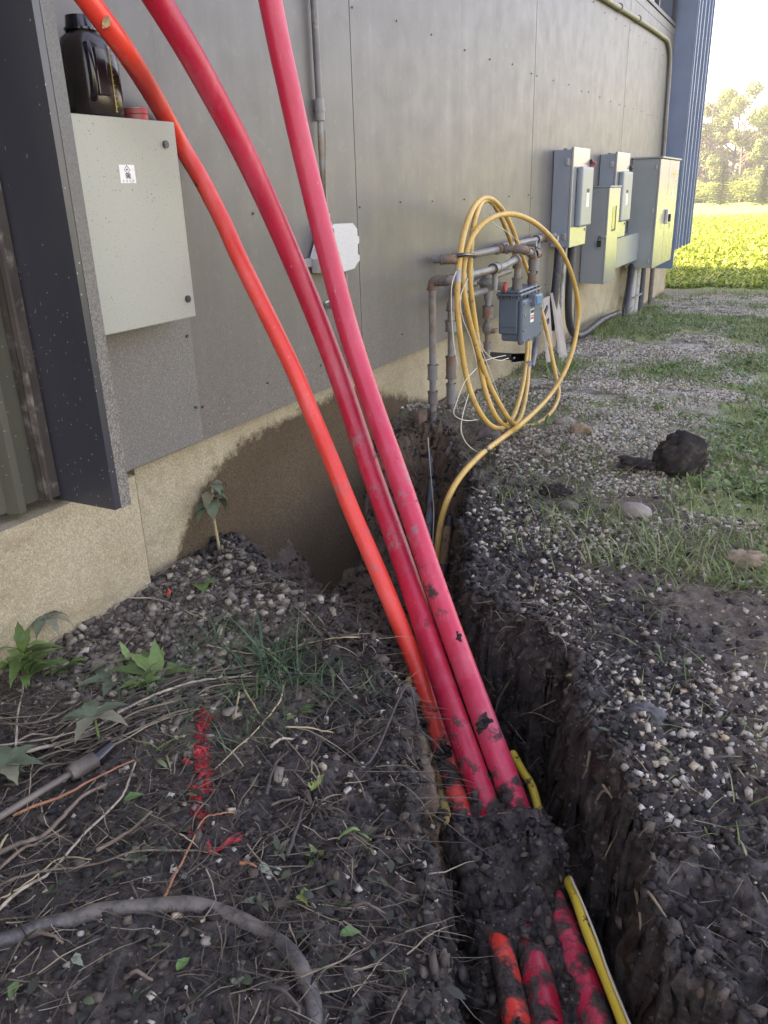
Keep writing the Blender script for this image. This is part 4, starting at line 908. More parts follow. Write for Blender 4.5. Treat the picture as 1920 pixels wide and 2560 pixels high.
ix = MB().cbox((x1 + .012, y0 + .13, .795), (x1 + .058, y0 + .25, .858), .007).build('index', GASM, gm); MB().cbox((x1 + .0585, y0 + .143, .805), (x1 + .063, y0 + .238, .850), .002).build('index_window', BLUEIDX, ix)
pl_ = MB().box((x1 + .0302, y0 + .13, .705), (x1 + .0316, y0 + .19, .778)).build('nameplate', WHITE, gm)
mb = MB().box((x1 + .0318, y0 + .133, .755), (x1 + .0322, y0 + .187, .773)); mb.box((x1 + .0318, y0 + .135, .738), (x1 + .0322, y0 + .185, .743)); mb.build('printed_lines', INK, pl_)
MB().box((x1 + .0318, y0 + .133, .722), (x1 + .0322, y0 + .187, .733)).build('red_band', REDCAP, pl_)
# bracket below the meter and meter foot board
br = thing('meter_bracket', c4(940, 1360, .15), 'dark steel bracket bolted to the foundation under the gas meter', 'bracket')
A = c4(880, 1340, .17); B = c4(1000, 1335, .17); C_ = c4(1000, 1385, .17); D_ = c4(880, 1400, .17)
MB().sheet([A, B, C_, D_], (0, 1, 0), .008).build('plate', BOLT, br); MB().box((-.045, A[1] + .012, A[2] - .04), (.17, A[1] + .022, A[2])).build('arm', BOLT, br)
MB().cyl(c4(900, 1368, .175) - np.array([0, .012, 0]), c4(900, 1368, .175), .006, 8).build('bolt', STEEL, br)
# leaning boards and black strips right of the meter
bd = thing('leaning_board', c4(1180, 1400, .1), 'weathered whitish board leaning against the foundation right of the gas meter', 'board', 'boards leaning beside the gas meter')
a, b_, c_, d_ = c4(1150, 920, .03), c4(1185, 905, .03), c4(1258, 1380, .16), c4(1215, 1400, .16)
MB().sheet([a, b_, c_, d_], (.6, .8, 0), .018).build('board', BOARD, bd)
bd2 = thing('leaning_board', c4(1120, 1400, .1), 'narrow pale board with black strips leaning closest to the gas meter', 'board', 'boards leaning beside the gas meter')
MB().sheet([c4(1090, 960, .06), c4(1130, 940, .06), c4(1160, 1390, .19), c4(1120, 1400, .19)], (.6, .8, 0), .015).build('board', BOARD, bd2)
MB().obox(c4(1130, 1120, .14), (0, .03, .006), (.004, 0, 0), (0, -.002, .016)).build('black_strip', BLACK, bd2)
MB().obox(c4(1120, 1040, .12), (0, .03, .02), (.004, 0, 0), (0, -.01, .012)).build('black_strip', BLACK, bd2)
pipe1([c4(1055, 1230, .20), c4(1040, 1330, .20), c4(1020, 1430, .22)], .018, SLATE, 'post', 'short grey post standing behind the yellow pipe under the meter', 'post')

# ------------------------------------------------------------------ electrical boxes
def vbar(mb, x, y, z0, z1_, t=.004, w_=.01): mb.box((x, y - w_, z0), (x + t, y + w_, z1_)); return mb
def switch(y0, y1, z0, zt, label, handle):
    t = thing('disconnect_switch', (.07, (y0 + y1) / 2, z0), label, 'switch box', 'disconnect switches on the wall')
    MB().cbox((.0, y0, z0), (.118, y1, zt - .015), .004).build('body', GREYBOX, t)
    d = MB().cbox((.119, y0 - .003, z0 - .004), (.138, y1 + .003, zt), .004).build('door', GREYDOOR, t)
    mb = MB()
    for zz in (z0 + .07, zt - .09): mb.cbox((.085, y0 - .010, zz - .022), (.110, y0 - .001, zz + .022), .003)
    mb.build('hinge', STEEL, t)
    zc0, zc1 = z0 + .125, z0 + .515; yc0, yc1 = y0 + .09, y1 + .0 - .035
    cvr = MB().cbox((.1385, yc0, zc0), (.182, yc1, zc1), .014).build('cover', GREYBOX, d)
    MB().box((.1822, yc0 + .13, zc0 + .13), (.1832, yc0 + .20, zc0 + .22)).build('label', WHITE, cvr)
    MB().box((.1822, yc0 + .13, zc0 + .225), (.1832, yc0 + .20, zc0 + .248)).build('dark_label', INK, cvr)
    yh = y1 + .012; zh = z0 + .52
    mb = MB(); mb.cyl((.06, y1, zh - .04), (.06, yh + .02, zh - .04), .018, 14); mb.obox((.10, yh + .012, zh), (.055, 0, .035), (0, .010, 0), (-.008, 0, .014)); hb = mb.build('handle', BLACK, t)
    if handle: MB().obox((.115, yh + .012, zh - .012), (.060, 0, .037), (0, .012, 0), (-.004, 0, .006)).build('handle_grip', REDCAP, hb)
    MB().cyl((.139, y1 - .03, z0 + .10), (.146, y1 - .03, z0 + .10), .009, 10).build('latch', STEEL, t)
    MB().cyl((.06, y0 + .13, zt - .015), (.06, y0 + .13, zt - .003), .03, 14).build('hub', STEEL, t)
    return t
switch(5.77, 6.20, 1.02, 1.655, 'tall grey disconnect switch with red handle, nearest box on the wall', True)
switch(7.10, 7.59, 1.00, 1.660, 'grey disconnect switch with black handle, behind the padlocked cabinet', False)
pc = thing('padlocked_cabinet', (.1, 6.84, .68), 'low grey cabinet with padlock on its side and a reflective front, between the two switches', 'cabinet')
MB().cbox((.0, 6.655, .685), (.175, 7.035, 1.395), .004).build('body', GREYCAB, pc)
MB().cbox((.0, 6.648, 1.397), (.200, 7.055, 1.409), .003).build('top_cap', GREYCAB, pc)
pd_ = MB().cbox((.1755, 6.652, .680), (.193, 7.045, 1.395), .003).build('door', GREYDOOR, pc)
mb = MB().box((.1932, 6.80, 1.09), (.1945, 6.90, 1.25)); mb.build('window', TINT, pd_); MB().box((.1935, 6.91, 1.085), (.197, 6.925, 1.26)).box((.1935, 6.80, 1.075), (.197, 6.93, 1.086)).build('window_trim', INK, pd_)
MB().cyl((.1932, 6.95, 1.355), (.1945, 6.95, 1.355), .011, 12).build('sticker', WHITE, pd_)
hs = MB().box((.150, 6.635, 1.035), (.186, 6.6515, 1.050)).build('hasp', STEEL, pc)
mb = MB().cbox((.128, 6.620, .965), (.160, 6.642, 1.012), .004); mb.tube([(.134, 6.631, 1.01), (.134, 6.631, 1.03), (.139, 6.631, 1.042), (.149, 6.631, 1.042), (.154, 6.631, 1.03), (.154, 6.631, 1.01)], .0035, 8)
mb.build('padlock', BLACKG, None, 'black padlock hanging on the side of the low grey cabinet', 'padlock')
MB().cyl((.062, 6.6545, .77), (.062, 6.648, .77), .012, 14).build('knockout', GREYCAB, pc)
wy = thing('wireway', (.06, 7.9, .72), 'grey metal wireway box joining the switch and the large cabinet', 'wireway')
MB().cbox((.0, 7.25, .735), (.12, 8.385, .985), .004).build('body', GREYCAB, wy)
bc = thing('service_cabinet', (.13, 8.95, .65), 'large grey two door service cabinet with louvres, at the far end of the wall', 'cabinet')
BY0, BY1, BX = 8.392, 9.50, .262
MB().cbox((.0, BY0, .655), (BX - .02, BY1, 1.632), .004).build('body', GREYCAB, bc)
MB().cbox((.0, BY0 - .012, 1.634), (BX + .018, BY1 + .02, 1.650), .003).build('top_cap', GREYCAB, bc)
d1 = MB().cbox((BX - .019, BY0 - .004, .650), (BX, BY0 + .50, 1.630), .003).build('door', GREYDOOR, bc)
d2 = MB().cbox((BX - .019, BY0 + .510, .650), (BX, BY1 + .004, 1.630), .003).build('door', GREYDOOR, bc)
mb = MB()
for k in range(6): mb.add([(.015, BY0 - .001, .81 + k * .032), (.105, BY0 - .001, .81 + k * .032), (.105, BY0 - .014, .822 + k * .032), (.015, BY0 - .014, .822 + k * .032), (.105, BY0 - .001, .834 + k * .032), (.015, BY0 - .001, .834 + k * .032)],
                       [(0, 1, 2, 3), (3, 2, 4, 5), (1, 4, 2), (0, 3, 5)], 0)
mb.build('louvre', GREYBOX, bc)
mb = MB()
for zz in (1.56, 1.18, .72): mb.cbox((BX - .045, BY0 - .010, zz - .02), (BX - .030, BY0 - .001, zz + .02), .002)
mb.build('hinge', STEEL, bc)
MB().box((BX + .0003, 9.16, 1.478), (BX + .0015, 9.27, 1.520)).build('yellow_label', YSTICK, d2)
MB().box((BX + .0003, 9.17, 1.30), (BX + .0015, 9.25, 1.355)).build('label', WHITE, d2)
mb = MB().cbox((BX, 8.86, 1.04), (BX + .03, 8.99, 1.175), .006); mb.build('lock_plate', STEEL, d1)
mb = MB().cbox((BX + .030, 8.90, 1.06), (BX + .05, 8.95, 1.13), .004); mb.tube([(BX + .04, 8.91, 1.06), (BX + .045, 8.90, 1.02), (BX + .04, 8.93, 1.00)], .004, 6); mb.build('lever', BLACK, d1)
# conduits below the boxes
def below(P, r, mat_, label, group='conduits below the electrical boxes', name='conduit'): return pipe1(P, r, mat_, name, label, 'conduit', 6, 14, group)
gz = lambda x, y: float(terrain(x, y, False))
below([(.06, 8.52, .655), (.06, 8.50, .40), (.06, 8.48, .10)], .042, PVC, 'pale grey conduit, left of the pair under the large cabinet')
below([(.06, 8.72, .655), (.06, 8.70, .40), (.06, 8.68, .10)], .046, PVC, 'pale grey conduit, right of the pair under the large cabinet')
below([(.06, 9.0, .655), (.07, 8.98, .45), (.08, 8.9, .12)], .040, BLACK, 'black cable bundle entering the large cabinet right of the grey pair')
below([(.06, 8.46, .74), (.08, 8.3, .50), (.10, 8.1, .30), (.10, 8.0, .15)], .035, BLACK, 'black cable bending down left of the grey conduit pair')
MB().box((.02, 8.44, .36), (.12, 8.80, .375)).build('strut', STEEL, None, 'steel strut clamping the pale conduit pair', 'strut')
below([(.05, 5.83, 1.02), (.05, 5.80, .80), (.04, 5.74, .45)], .030, BLACK, 'thick black cable dropping from the nearest switch box')
below([(.05, 6.00, 1.02), (.05, 5.97, .80), (.05, 5.93, .50), (.05, 5.90, .22)], .013, PVC, 'thin grey conduit dropping from the nearest switch box')
below([(.06, 6.13, 1.02), (.06, 6.12, .80), (.06, 6.12, .60), (.07, 6.16, .43), (.08, 6.32, .33), (.08, 6.60, .30), (.08, 7.20, .32), (.08, 7.9, .29)], .028, BLACK, 'black cable curving down from the nearest switch and along the foundation')
below([(-.03, 6.72, .69), (-.03, 6.72, .30)], .012, PVC, 'thin grey conduit under the padlocked cabinet')
below([(.03, 9.85, .62), (.03, 9.84, .45), (.03, 9.83, .12)], .025, DIRTYHOSE, 'dirty hose bib pipe at the far end of the foundation', name='standpipe')
below([(.06, 5.42, 1.10), (.06, 5.62, 1.105), (.06, 5.66, 1.105)], .020, SLATE, 'slate grey pipe end beneath the nearest switch')
# conduit along the top of the wall and down beside the far column
tc = thing('wall_conduit', (.02, 9.0, 1.6), 'grey conduit running along the upper wall and down beside the far corner', 'conduit')
MB().tube(crom([(.02, 5.9, 2.66), (.02, 6.9, 2.685), (.02, 8.0, 2.725), (.02, 9.3, 2.755), (.02, 9.62, 2.74), (.02, 9.80, 2.62), (.02, 9.86, 2.40), (.02, 9.90, 2.0), (.02, 9.95, 1.6)], 6), .021, 14).build('conduit', GASP, tc)
for yy, zz in ((7.35, 2.703), (8.08, 2.727)): MB().tube([(.02, yy - .02, zz), (.02, yy + .02, zz)], .030, 12).build('coupling', GASP, tc)
# horizontal flashing line under the wall near risers: rusty bracket at the riser foot
rb = thing('rusty_bracket', (.05, 3.4, .38), 'rusty soil covered metal bracket at the foot of the gas risers', 'bracket')
cbk = c4(300, 1720, .12)
MB().obox(c4(255, 1770, .16), (.0, .045, .0), (.01, 0, 0), (0, 0, .028)).build('plate', RUSTBR, rb); MB().obox(c4(400, 1680, .06), (.0, .14, .0), (.012, 0, 0), (0, 0, .014)).build('bar', RUSTBR, rb); MB().obox(c4(555, 1720, .10), (0, .04, 0), (.01, 0, 0), (0, 0, .035)).build('plate', RUSTBR, rb)
# grey pipe and old pipe going down into the trench head
pipe1([(.15, 3.41, .40), (.155, 3.37, .30), dY(*z6(208, 180), 3.26), dY(*z6(202, 280), 3.17), dY(*z6(190, 400), 3.06), dY(*z6(183, 470), 3.00)], .0175, SLATE, 'riser_pipe', 'slate grey pipe dropping into the trench head below the left gas riser')
pipe1([dY(*z6(285, 330), 2.98), dY(*z6(278, 385), 2.95)], .021, BLACK, 'old_pipe', 'dark sleeve of the old pipe in the trench head')
pipe1([dY(*z6(275, 378), 2.94), dY(*z6(262, 480), 2.86), dY(*z6(256, 545), 2.82)], .019, plain('ochre_mud_pipe', (.24, .15, .07), .8, dirt=(.05, .035, .03), dirtamt=.4, dscale=40), 'old_pipe', 'ochre mud covered pipe stub beside the yellow pipe tail in the trench')
pipe1([dY(*z6(255, 540), 2.82), dY(*z6(250, 640), 2.76)], .022, BLACK, 'old_pipe', 'dark lower end of the ochre pipe at the trench floor')

# ------------------------------------------------------------------ stones and clods
def rock(d, wpx, hpx, mat_, label, seed, cat='stone', name='stone', rough=.12, zoff=.3, hi=True):
    p = T(d); dep = float((ROT.T @ (p - CAMP))[2]); s_ = wpx * K * dep / FPX / 2; h_ = hpx * K * dep / FPX / 2
    bm = bmesh.new(); bmesh.ops.create_icosphere(bm, subdivisions=4, radius=1); P = np.array([v.co[:] for v in bm.verts]); Fc = [[v.index for v in f.verts] for f in bm.faces]; bm.free()
    o = seed * 3.7
    nz = fbm(P[:, 0] + o + P[:, 2] * .5, P[:, 1] + P[:, 2] * .8, 1.1, 3, seed) * rough * 2.2 + (fbm(P[:, 0] - P[:, 2] + o, P[:, 1], 4.5, 3, seed + 5)) * rough
    if mat_ is CLOD: nz = nz + .28 * np.abs(fbm(P[:, 0] * 2 + P[:, 2], P[:, 1] * 2 - P[:, 2], 3.5, 4, seed + 9)) + .10 * fbm(P[:, 0] + P[:, 2] * 1.3, P[:, 1] - P[:, 2], 11, 2, seed + 3)
    P = P * (1 + nz[:, None]) * np.array([s_, s_ * .85, h_ * 1.05]) + p + np.array([0, 0, h_ * zoff])
    return MB().add(P, Fc, 0, True).build(name, mat_, None, label, cat)
rock((1055, 945), 52, 42, ROCKG, 'rounded brownish grey stone under the crossing of the yellow coil', 1)
rock((1222, 917), 46, 26, ROCKP, 'pale flat stone in the grass just right of the coil', 2)
rock((1250, 938), 42, 40, ROCKT, 'rough tan stone in the grass, right of the pale flat stone', 3, rough=.3)
rock((1180, 982), 22, 20, ROCKP, 'small pale stone below the tan stone', 4)
rock((1370, 1112), 72, 38, ROCKP, 'smooth oval stone on the gravel below the big black clod', 5, rough=.06)
rock((1612, 1215), 86, 42, ROCKT, 'angular brown stone at the right edge of the picture', 6, rough=.3)
rock((1395, 1545), 95, 60, ROCKD, 'broad flat dark stone sunk in soil right of the trench', 7, zoff=-.4, rough=.15)
rock((1205, 1065), 60, 32, CLOD, 'low dark clod near the trench head', 8, 'clod', 'soil_clod', .3)
rock((1460, 1018), 96, 92, CLOD, 'large black clod of soil with roots on the gravel', 9, 'clod', 'soil_clod', .22, .75)
rock((1375, 1012), 66, 20, CLOD, 'heap of black soil left of the large clod', 10, 'clod', 'soil_clod', .6)
rock((1230, 1095), 45, 26, ROCKG, 'half buried grey brown stone left of the oval stone', 12, rough=.2)
# ------------------------------------------------------------------ hose and tool, lower left
pipe1([T(z7(*p), .004) for p in [(-120, 890), (0, 862), (100, 830), (200, 800), (320, 768), (440, 738), (600, 715), (720, 706), (840, 706), (960, 728), (1060, 765), (1150, 812), (1230, 885), (1290, 965), (1330, 1050), (1352, 1130), (1362, 1230), (1366, 1330)]], .0132, DIRTYHOSE, 'hose', 'muddy dark hose curving across the lower left soil', 'hose', 8, 16)
tl = thing('probe_rod', T(z7(200, 240)), 'muddy grey rod with black tapered tip lying on the left bank', 'rod')
a, b_, c_, d_ = [T(z7(*p), .020) for p in [(-60, 395), (310, 165), (420, 95), (492, 48)]]
d_[2] += .006
MB().tube([a, (a + b_) / 2, b_], .0068, 12).build('rod', plain('grey_rod', (.15, .12, .095), .5, var=.2, dirt=(.10, .08, .06), dirtamt=.4), tl)
MB().tube([b_, b_ + (c_ - b_) * .25, c_], [.0150, .0185, .0170], 16).build('collar', plain('muddy_grey_collar', (.085, .068, .055), .6, dirt=(.17, .14, .11), dirtamt=.4), tl)
MB().tube([c_ + (d_ - c_) * .01, c_ + (d_ - c_) * .3, d_], [.0172, .0168, .0125], 16).build('tip', BLACKG, tl)

# ------------------------------------------------------------------ notable dead stems
STEMS = [('z5', [(-40, 1052), (140, 1020), (330, 950), (560, 830), (800, 740), (960, 695), (1190, 680)], .0042, 'pale', 'long pale thick stalk crossing the left bank'),
 ('z5', [(-40, 905), (200, 895), (420, 760), (620, 690), (860, 640), (960, 600)], .0027, 'brown', 'thin brown stalk just above the long pale one'),
 ('z5', [(-20, 985), (250, 960), (500, 875), (800, 800), (900, 770)], .0022, 'pale', 'thin pale stalk just below the long pale one'),
 ('z5', [(70, 1015), (82, 850), (108, 700), (104, 600)], .0028, 'pale', 'upright dry stalk at the left foundation'),
 ('z5', [(440, 680), (560, 540), (640, 430), (672, 350)], .0026, 'brown', 'bent brown twig over the dusty gravel'),
 ('z5', [(560, 355), (700, 365), (860, 430), (1010, 490)], .0024, 'pale', 'pale twig pointing down right over the heap'),
 ('z5', [(350, 400), (500, 330), (640, 275), (780, 215), (830, 200)], .0026, 'brown', 'brown twig along the foundation foot'),
 ('z5', [(700, 310), (830, 272), (960, 220), (1020, 188)], .0032, 'brown', 'brown twig beside the wall weed'),
 ('z5', [(740, 365), (800, 270), (850, 195), (885, 165)], .0014, 'green', 'thin green grass stem leaning on the wall weed'),
 ('z5', [(1130, 592), (1400, 545), (1560, 522), (1690, 512)], .0020, 'straw', 'long straw sticking out over the trench'),
 ('z5', [(900, 560), (1020, 572), (1150, 580), (1300, 568)], .0018, 'straw', 'pale straw across the green grass tuft'),
 ('z5', [(1222, 700), (1215, 800), (1130, 905), (1010, 1010), (930, 1090)], .0022, 'straw', 'kinked straw right of the red paint line'),
 ('z5', [(1240, 915), (1330, 918), (1440, 920)], .0024, 'straw', 'short straw on the right of the left bank'),
 ('z5', [(1172, 1005), (1220, 985), (1268, 968)], .0034, 'pale', 'short thick whitish twig'),
 ('z5', [(1035, 765), (1020, 870)], .0026, 'straw', 'short upright straw piece by the paint line'),
 ('z5', [(1060, 762), (1120, 862)], .0024, 'straw', 'slanting straw piece by the paint line'),
 ('z7', [(-30, 512), (100, 460), (200, 412), (300, 325), (380, 260), (465, 198)], .0052, 'brown', 'crooked brown branch lower left'),
 ('z7', [(-30, 600), (100, 500), (165, 450), (290, 370)], .0034, 'brown', 'brown branch below the crooked one'),
 ('z7', [(-30, 645), (150, 590), (300, 550), (450, 530), (600, 495), (870, 485), (960, 500)], .0026, 'brown', 'long thin arching stem above the hose'),
 ('z7', [(-20, 760), (110, 670), (220, 560), (380, 400), (520, 280), (555, 180), (590, 90)], .0030, 'pale', 'long pale stem rising from the lower left edge'),
 ('z7', [(420, 490), (560, 410), (662, 315)], .0038, 'brown', 'short brown twig left of the paint line'),
 ('z7', [(704, 700), (745, 620), (790, 530), (870, 365), (940, 330), (1015, 308)], .0026, 'rust', 'reddish stem bending past the red leaf'),
 ('z7', [(1150, 235), (1190, 130), (1245, 58)], .0040, 'dark', 'dark twig upper right of the red leaf'),
 ('z7', [(1240, 490), (1290, 380), (1318, 240)], .0044, 'dark', 'dark stick right of the red leaf'),
 ('z7', [(60, 328), (300, 245), (420, 165), (580, 90)], .0032, 'rust', 'orange brown stem beside the probe rod'),
 ('z7', [(545, 1030), (600, 1035), (662, 1046)], .0036, 'brown', 'short brown twig below the hose'),
 ('z7', [(180, 843), (225, 862), (280, 888)], .0034, 'brown', 'short twig under the hose at left'),
 ('z7', [(1040, 540), (1075, 545), (1112, 553)], .0034, 'rust', 'stubby reddish twig above the hose bend'),
 ('z7', [(1465, 442), (1530, 432), (1600, 415)], .0040, 'green', 'green stalk piece near the trench edge'),
 ('z7', [(1170, 255), (1300, 200), (1400, 160)], .0030, 'brown', 'brown stick pointing to the trench'),
 ('z7', [(1160, 1090), (1230, 1140), (1300, 1165)], .0034, 'dark', 'dark twig inside the hose curve'),
 ('z7', [(1510, 690), (1590, 705), (1690, 735)], .0030, 'brown', 'thin brown stem on the trench edge'),
 ('z7', [(-10, 700), (120, 640), (260, 515), (400, 520)], .0018, 'straw', 'thin straw left of the hose top'),
 ('z7', [(0, 480), (25, 430), (45, 385)], .0030, 'straw', 'straw piece at the left edge')]
ZF = {'z5': z5, 'z7': z7}
def settle(P, lift):
    P = [np.array(p) for p in P]; out = crom(P, 5); r_ = []
    for i, p in enumerate(out):
        g = float(terrain(p[0], p[1])); p[2] = max(p[2], g + lift); r_.append(p)
    return r_
for fr, pts, rad, colr, lab in STEMS:
    ex = .010 if rad > .003 else .008
    P = settle([T(ZF[fr](*p), rad + ex * (1 + .5 * math.sin(i * 2.1))) for i, p in enumerate(pts)], rad * .6); n_ = len(P)
    P = [p + np.array([random.gauss(0, .0008), random.gauss(0, .0008), random.gauss(0, .0006)]) for p in P]
    MB().tube(P, [rad * (1 - .45 * i / n_) for i in range(n_)], 8).build('dead_twig', STEMC[colr], None, lab, 'stem', 'dead stems lying on the left bank')
rs = np.random.RandomState(88); mb = MB()
for k in range(75):
    a = rs.uniform(0, 1); p = np.array([.04 + .42 * a + rs.normal(0, .02), 3.16 + .20 * math.sin(a * 3.14) + rs.normal(0, .02), .34]); p[2] = float(terrain(p[0], p[1], False)) + .01
    L_ = rs.uniform(.05, .26); q_ = [p + [0, .04, .01], p]
    for j in range(4): q_.append(q_[-1] + np.array([rs.normal(0, .018), -.012 + rs.normal(0, .012), -L_ / 4]))
    mb.tube(crom(q_, 3), .0013, 5)
mb.build('hanging_roots', ROOTM, None, kind='stuff', label='fringe of dry roots hanging over the trench head under the gas risers', origin=False)
rs = np.random.RandomState(55); mb = MB()
for k in range(46):
    o_ = rs.uniform(-95, 130); a0_, a1_ = sorted(rs.uniform(0, 1, 2)); a1_ = min(1, a1_ + .25); pts = []
    base_ = crom([(-60, 1062), (140, 1020), (330, 950), (560, 845), (800, 760), (960, 710), (1190, 690)], 8); n0 = int(a0_ * (len(base_) - 1)); n1 = max(n0 + 6, int(a1_ * (len(base_) - 1)))
    for q_ in base_[n0:n1:4]: pts.append(T(z5(q_[0] + rs.normal(0, 8), q_[1] + o_ * (1 - .55 * n0 / 48) + rs.normal(0, 7)), rs.uniform(.004, .018)))
    if len(pts) >= 2: mb.tube(settle(pts, .002), rs.uniform(.0010, .0026), 6)
mb.build('straw_bundle', STRAWM, None, kind='stuff', label='bundle of old stalks lying along the long pale stalk', origin=False)
# roots hanging in the trench
ROOTS = [([(890, 135), (870, 230), (840, 300), (845, 385)], 'thin root hanging on the right trench wall'), ([(940, 340), (990, 350), (1015, 420), (1000, 500), (955, 600)], 'looped root on the right trench wall'),
 ([(900, 410), (940, 350), (985, 345)], 'small curved root above the looped one'), ([(1000, 560), (1010, 700), (1015, 890)], 'long hanging root in the dark crevice'), ([(1080, 735), (1140, 780), (1220, 838)], 'root crossing the dark crevice'),
 ([(1085, 760), (1100, 880), (1108, 980)], 'straight root beside the crevice'), ([(560, -160), (500, -60), (470, 40)], 'pale root beside the rightmost red conduit')]
for pts, lab in ROOTS:
    P = crom([T(z8(*p), .012) for p in pts], 6); MB().tube(P, [.0030 * (1 - .6 * i / len(P)) + .0006 for i in range(len(P))], 6).build('root', ROOTM, None, lab, 'root', 'roots hanging in the trench')
rt2 = [([(570, 810), (500, 900), (435, 1000)], 'pale root on the soil face right of the conduits'), ([(565, 1195), (640, 1210), (745, 1215)], 'horizontal root low on the trench face'), ([(275, 640), (320, 600), (340, 520)], 'root in the trench head right of the yellow tail')]
for pts, lab in rt2:
    P = crom([T(z6(*p), .012) for p in pts], 6); MB().tube(P, .0016, 6).build('root', ROOTM, None, lab, 'root', 'roots hanging in the trench')
P = crom([T(z5(1500, 1010), .02), T(z5(1600, 1080), .03), T(z8(100, -60), .04), dG(*z8(150, 30), .30), dG(*z8(205, 85), .27), dG(*z8(255, 140), .22)], 6)
MB().tube(P, .0028, 7).build('root', STEMC['dark'], None, 'dark root reaching over the orange conduit', 'root', 'roots hanging in the trench')

# ------------------------------------------------------------------ red marking paint
rs = np.random.RandomState(31); mb = MB()
path = [z5(870, 835), z5(878, 900), z5(868, 970), z5(876, 1050), z5(880, 1130), z7(878, 40), z7(884, 150), z7(845, 250), z7(855, 330), z7(852, 400)]
pp = crom([T(p) for p in path], 12)
C2 = .0032; cells = {}
for i_, p in enumerate(pp):
    wdt = .013 + .006 * math.sin(i_ * .35)
    for ux in np.arange(-.03, .03, C2):
        for uy in np.arange(-.008, .008, C2):
            cx_, cy_ = round((p[0] + ux) / C2), round((p[1] + uy) / C2)
            edge_ = abs(ux) / wdt
            if fbm(cx_ * C2, cy_ * C2, 70, 3, 300) + .5 - .5 * edge_ ** 2 > .10 + .25 * (fbm(cx_ * C2, cy_ * C2, 22, 2, 301)): cells[(cx_, cy_)] = 1
ck = np.array(list(cells)); cxy = ck * C2
for (a0, b0_) in cxy:
    q4 = np.array([(a0, b0_), (a0 + C2, b0_), (a0 + C2, b0_ + C2), (a0, b0_ + C2)]); zz = terrain(q4[:, 0], q4[:, 1]) + .0022 + .003 * np.abs(fbm(q4[:, 0], q4[:, 1], 180, 2, 302))
    mb.add([(q4[k, 0], q4[k, 1], zz[k]) for k in range(4)], [(0, 1, 2, 3)])
for k in range(170):
    a0, b0_ = cxy[rs.randint(len(cxy))]; B = ICO1 * (1 + rs.uniform(-.25, .25, (len(ICO1), 1))) * rs.uniform(.0018, .0055); mb.add(B * [1.3, 1, .6] + [a0, b0_, float(terrain(a0, b0_)) + .003], ICOF1.tolist())
    if k % 5 == 0:
        a = rs.uniform(0, 6.28); L_ = rs.uniform(.01, .03); mb.tube([(a0, b0_, float(terrain(a0, b0_)) + .006), (a0 + L_ * math.cos(a), b0_ + L_ * math.sin(a), float(terrain(a0 + L_ * math.cos(a), b0_ + L_ * math.sin(a))) + .008)], .0008, 4)
mb.build('paint_line', REDPAINT, None, 'line of red marking paint sprayed over soil and straw on the left bank', 'paint mark')
def flatleaf(name, mat_, pts, lift, label, cat='leaf', group=None):
    P = [T(p, lift + .004 * (i % 2)) for i, p in enumerate(pts)]; return MB().sheet(P, (0, 0, -1), .002).build(name, mat_, None, label, cat, group)
flatleaf('painted_leaf', REDPAINT, [z7(930, 490), z7(960, 455), z7(985, 430), z7(1010, 405), z7(1040, 388), z7(1055, 402), z7(1048, 432), z7(1000, 455), z7(960, 478)], .014, 'torn leaf coated in red paint at the end of the paint line')
flatleaf('painted_flake', REDPAINT, [z7(885, 490), z7(890, 455), z7(905, 430), z7(915, 460), z7(925, 492)], .010, 'smaller red painted scrap left of the torn red leaf')
flatleaf('painted_stone', REDPAINT, [z7(792, 95), z7(800, 85), z7(825, 86), z7(830, 100), z7(810, 110)], .010, 'pinkish red painted chip left of the paint line', 'stone')
flatleaf('painted_stone', plain('orange_chip', (.85, .10, .05), .5), [z5(720, 325), z5(730, 318), z5(742, 324), z5(738, 338), z5(724, 338)], .012, 'bright orange chip near the top of the left bank', 'stone')
PALE = plain('pale_leaf_underside', (.17, .20, .14), .6, var=.2, scale=40); YG = plain('yellow_green_leaf', (.20, .26, .06), .5, var=.25, scale=40)
GRN = plain('fresh_green_leaf', (.09, .18, .05), .5, var=.2, scale=40)
FALLEN = []
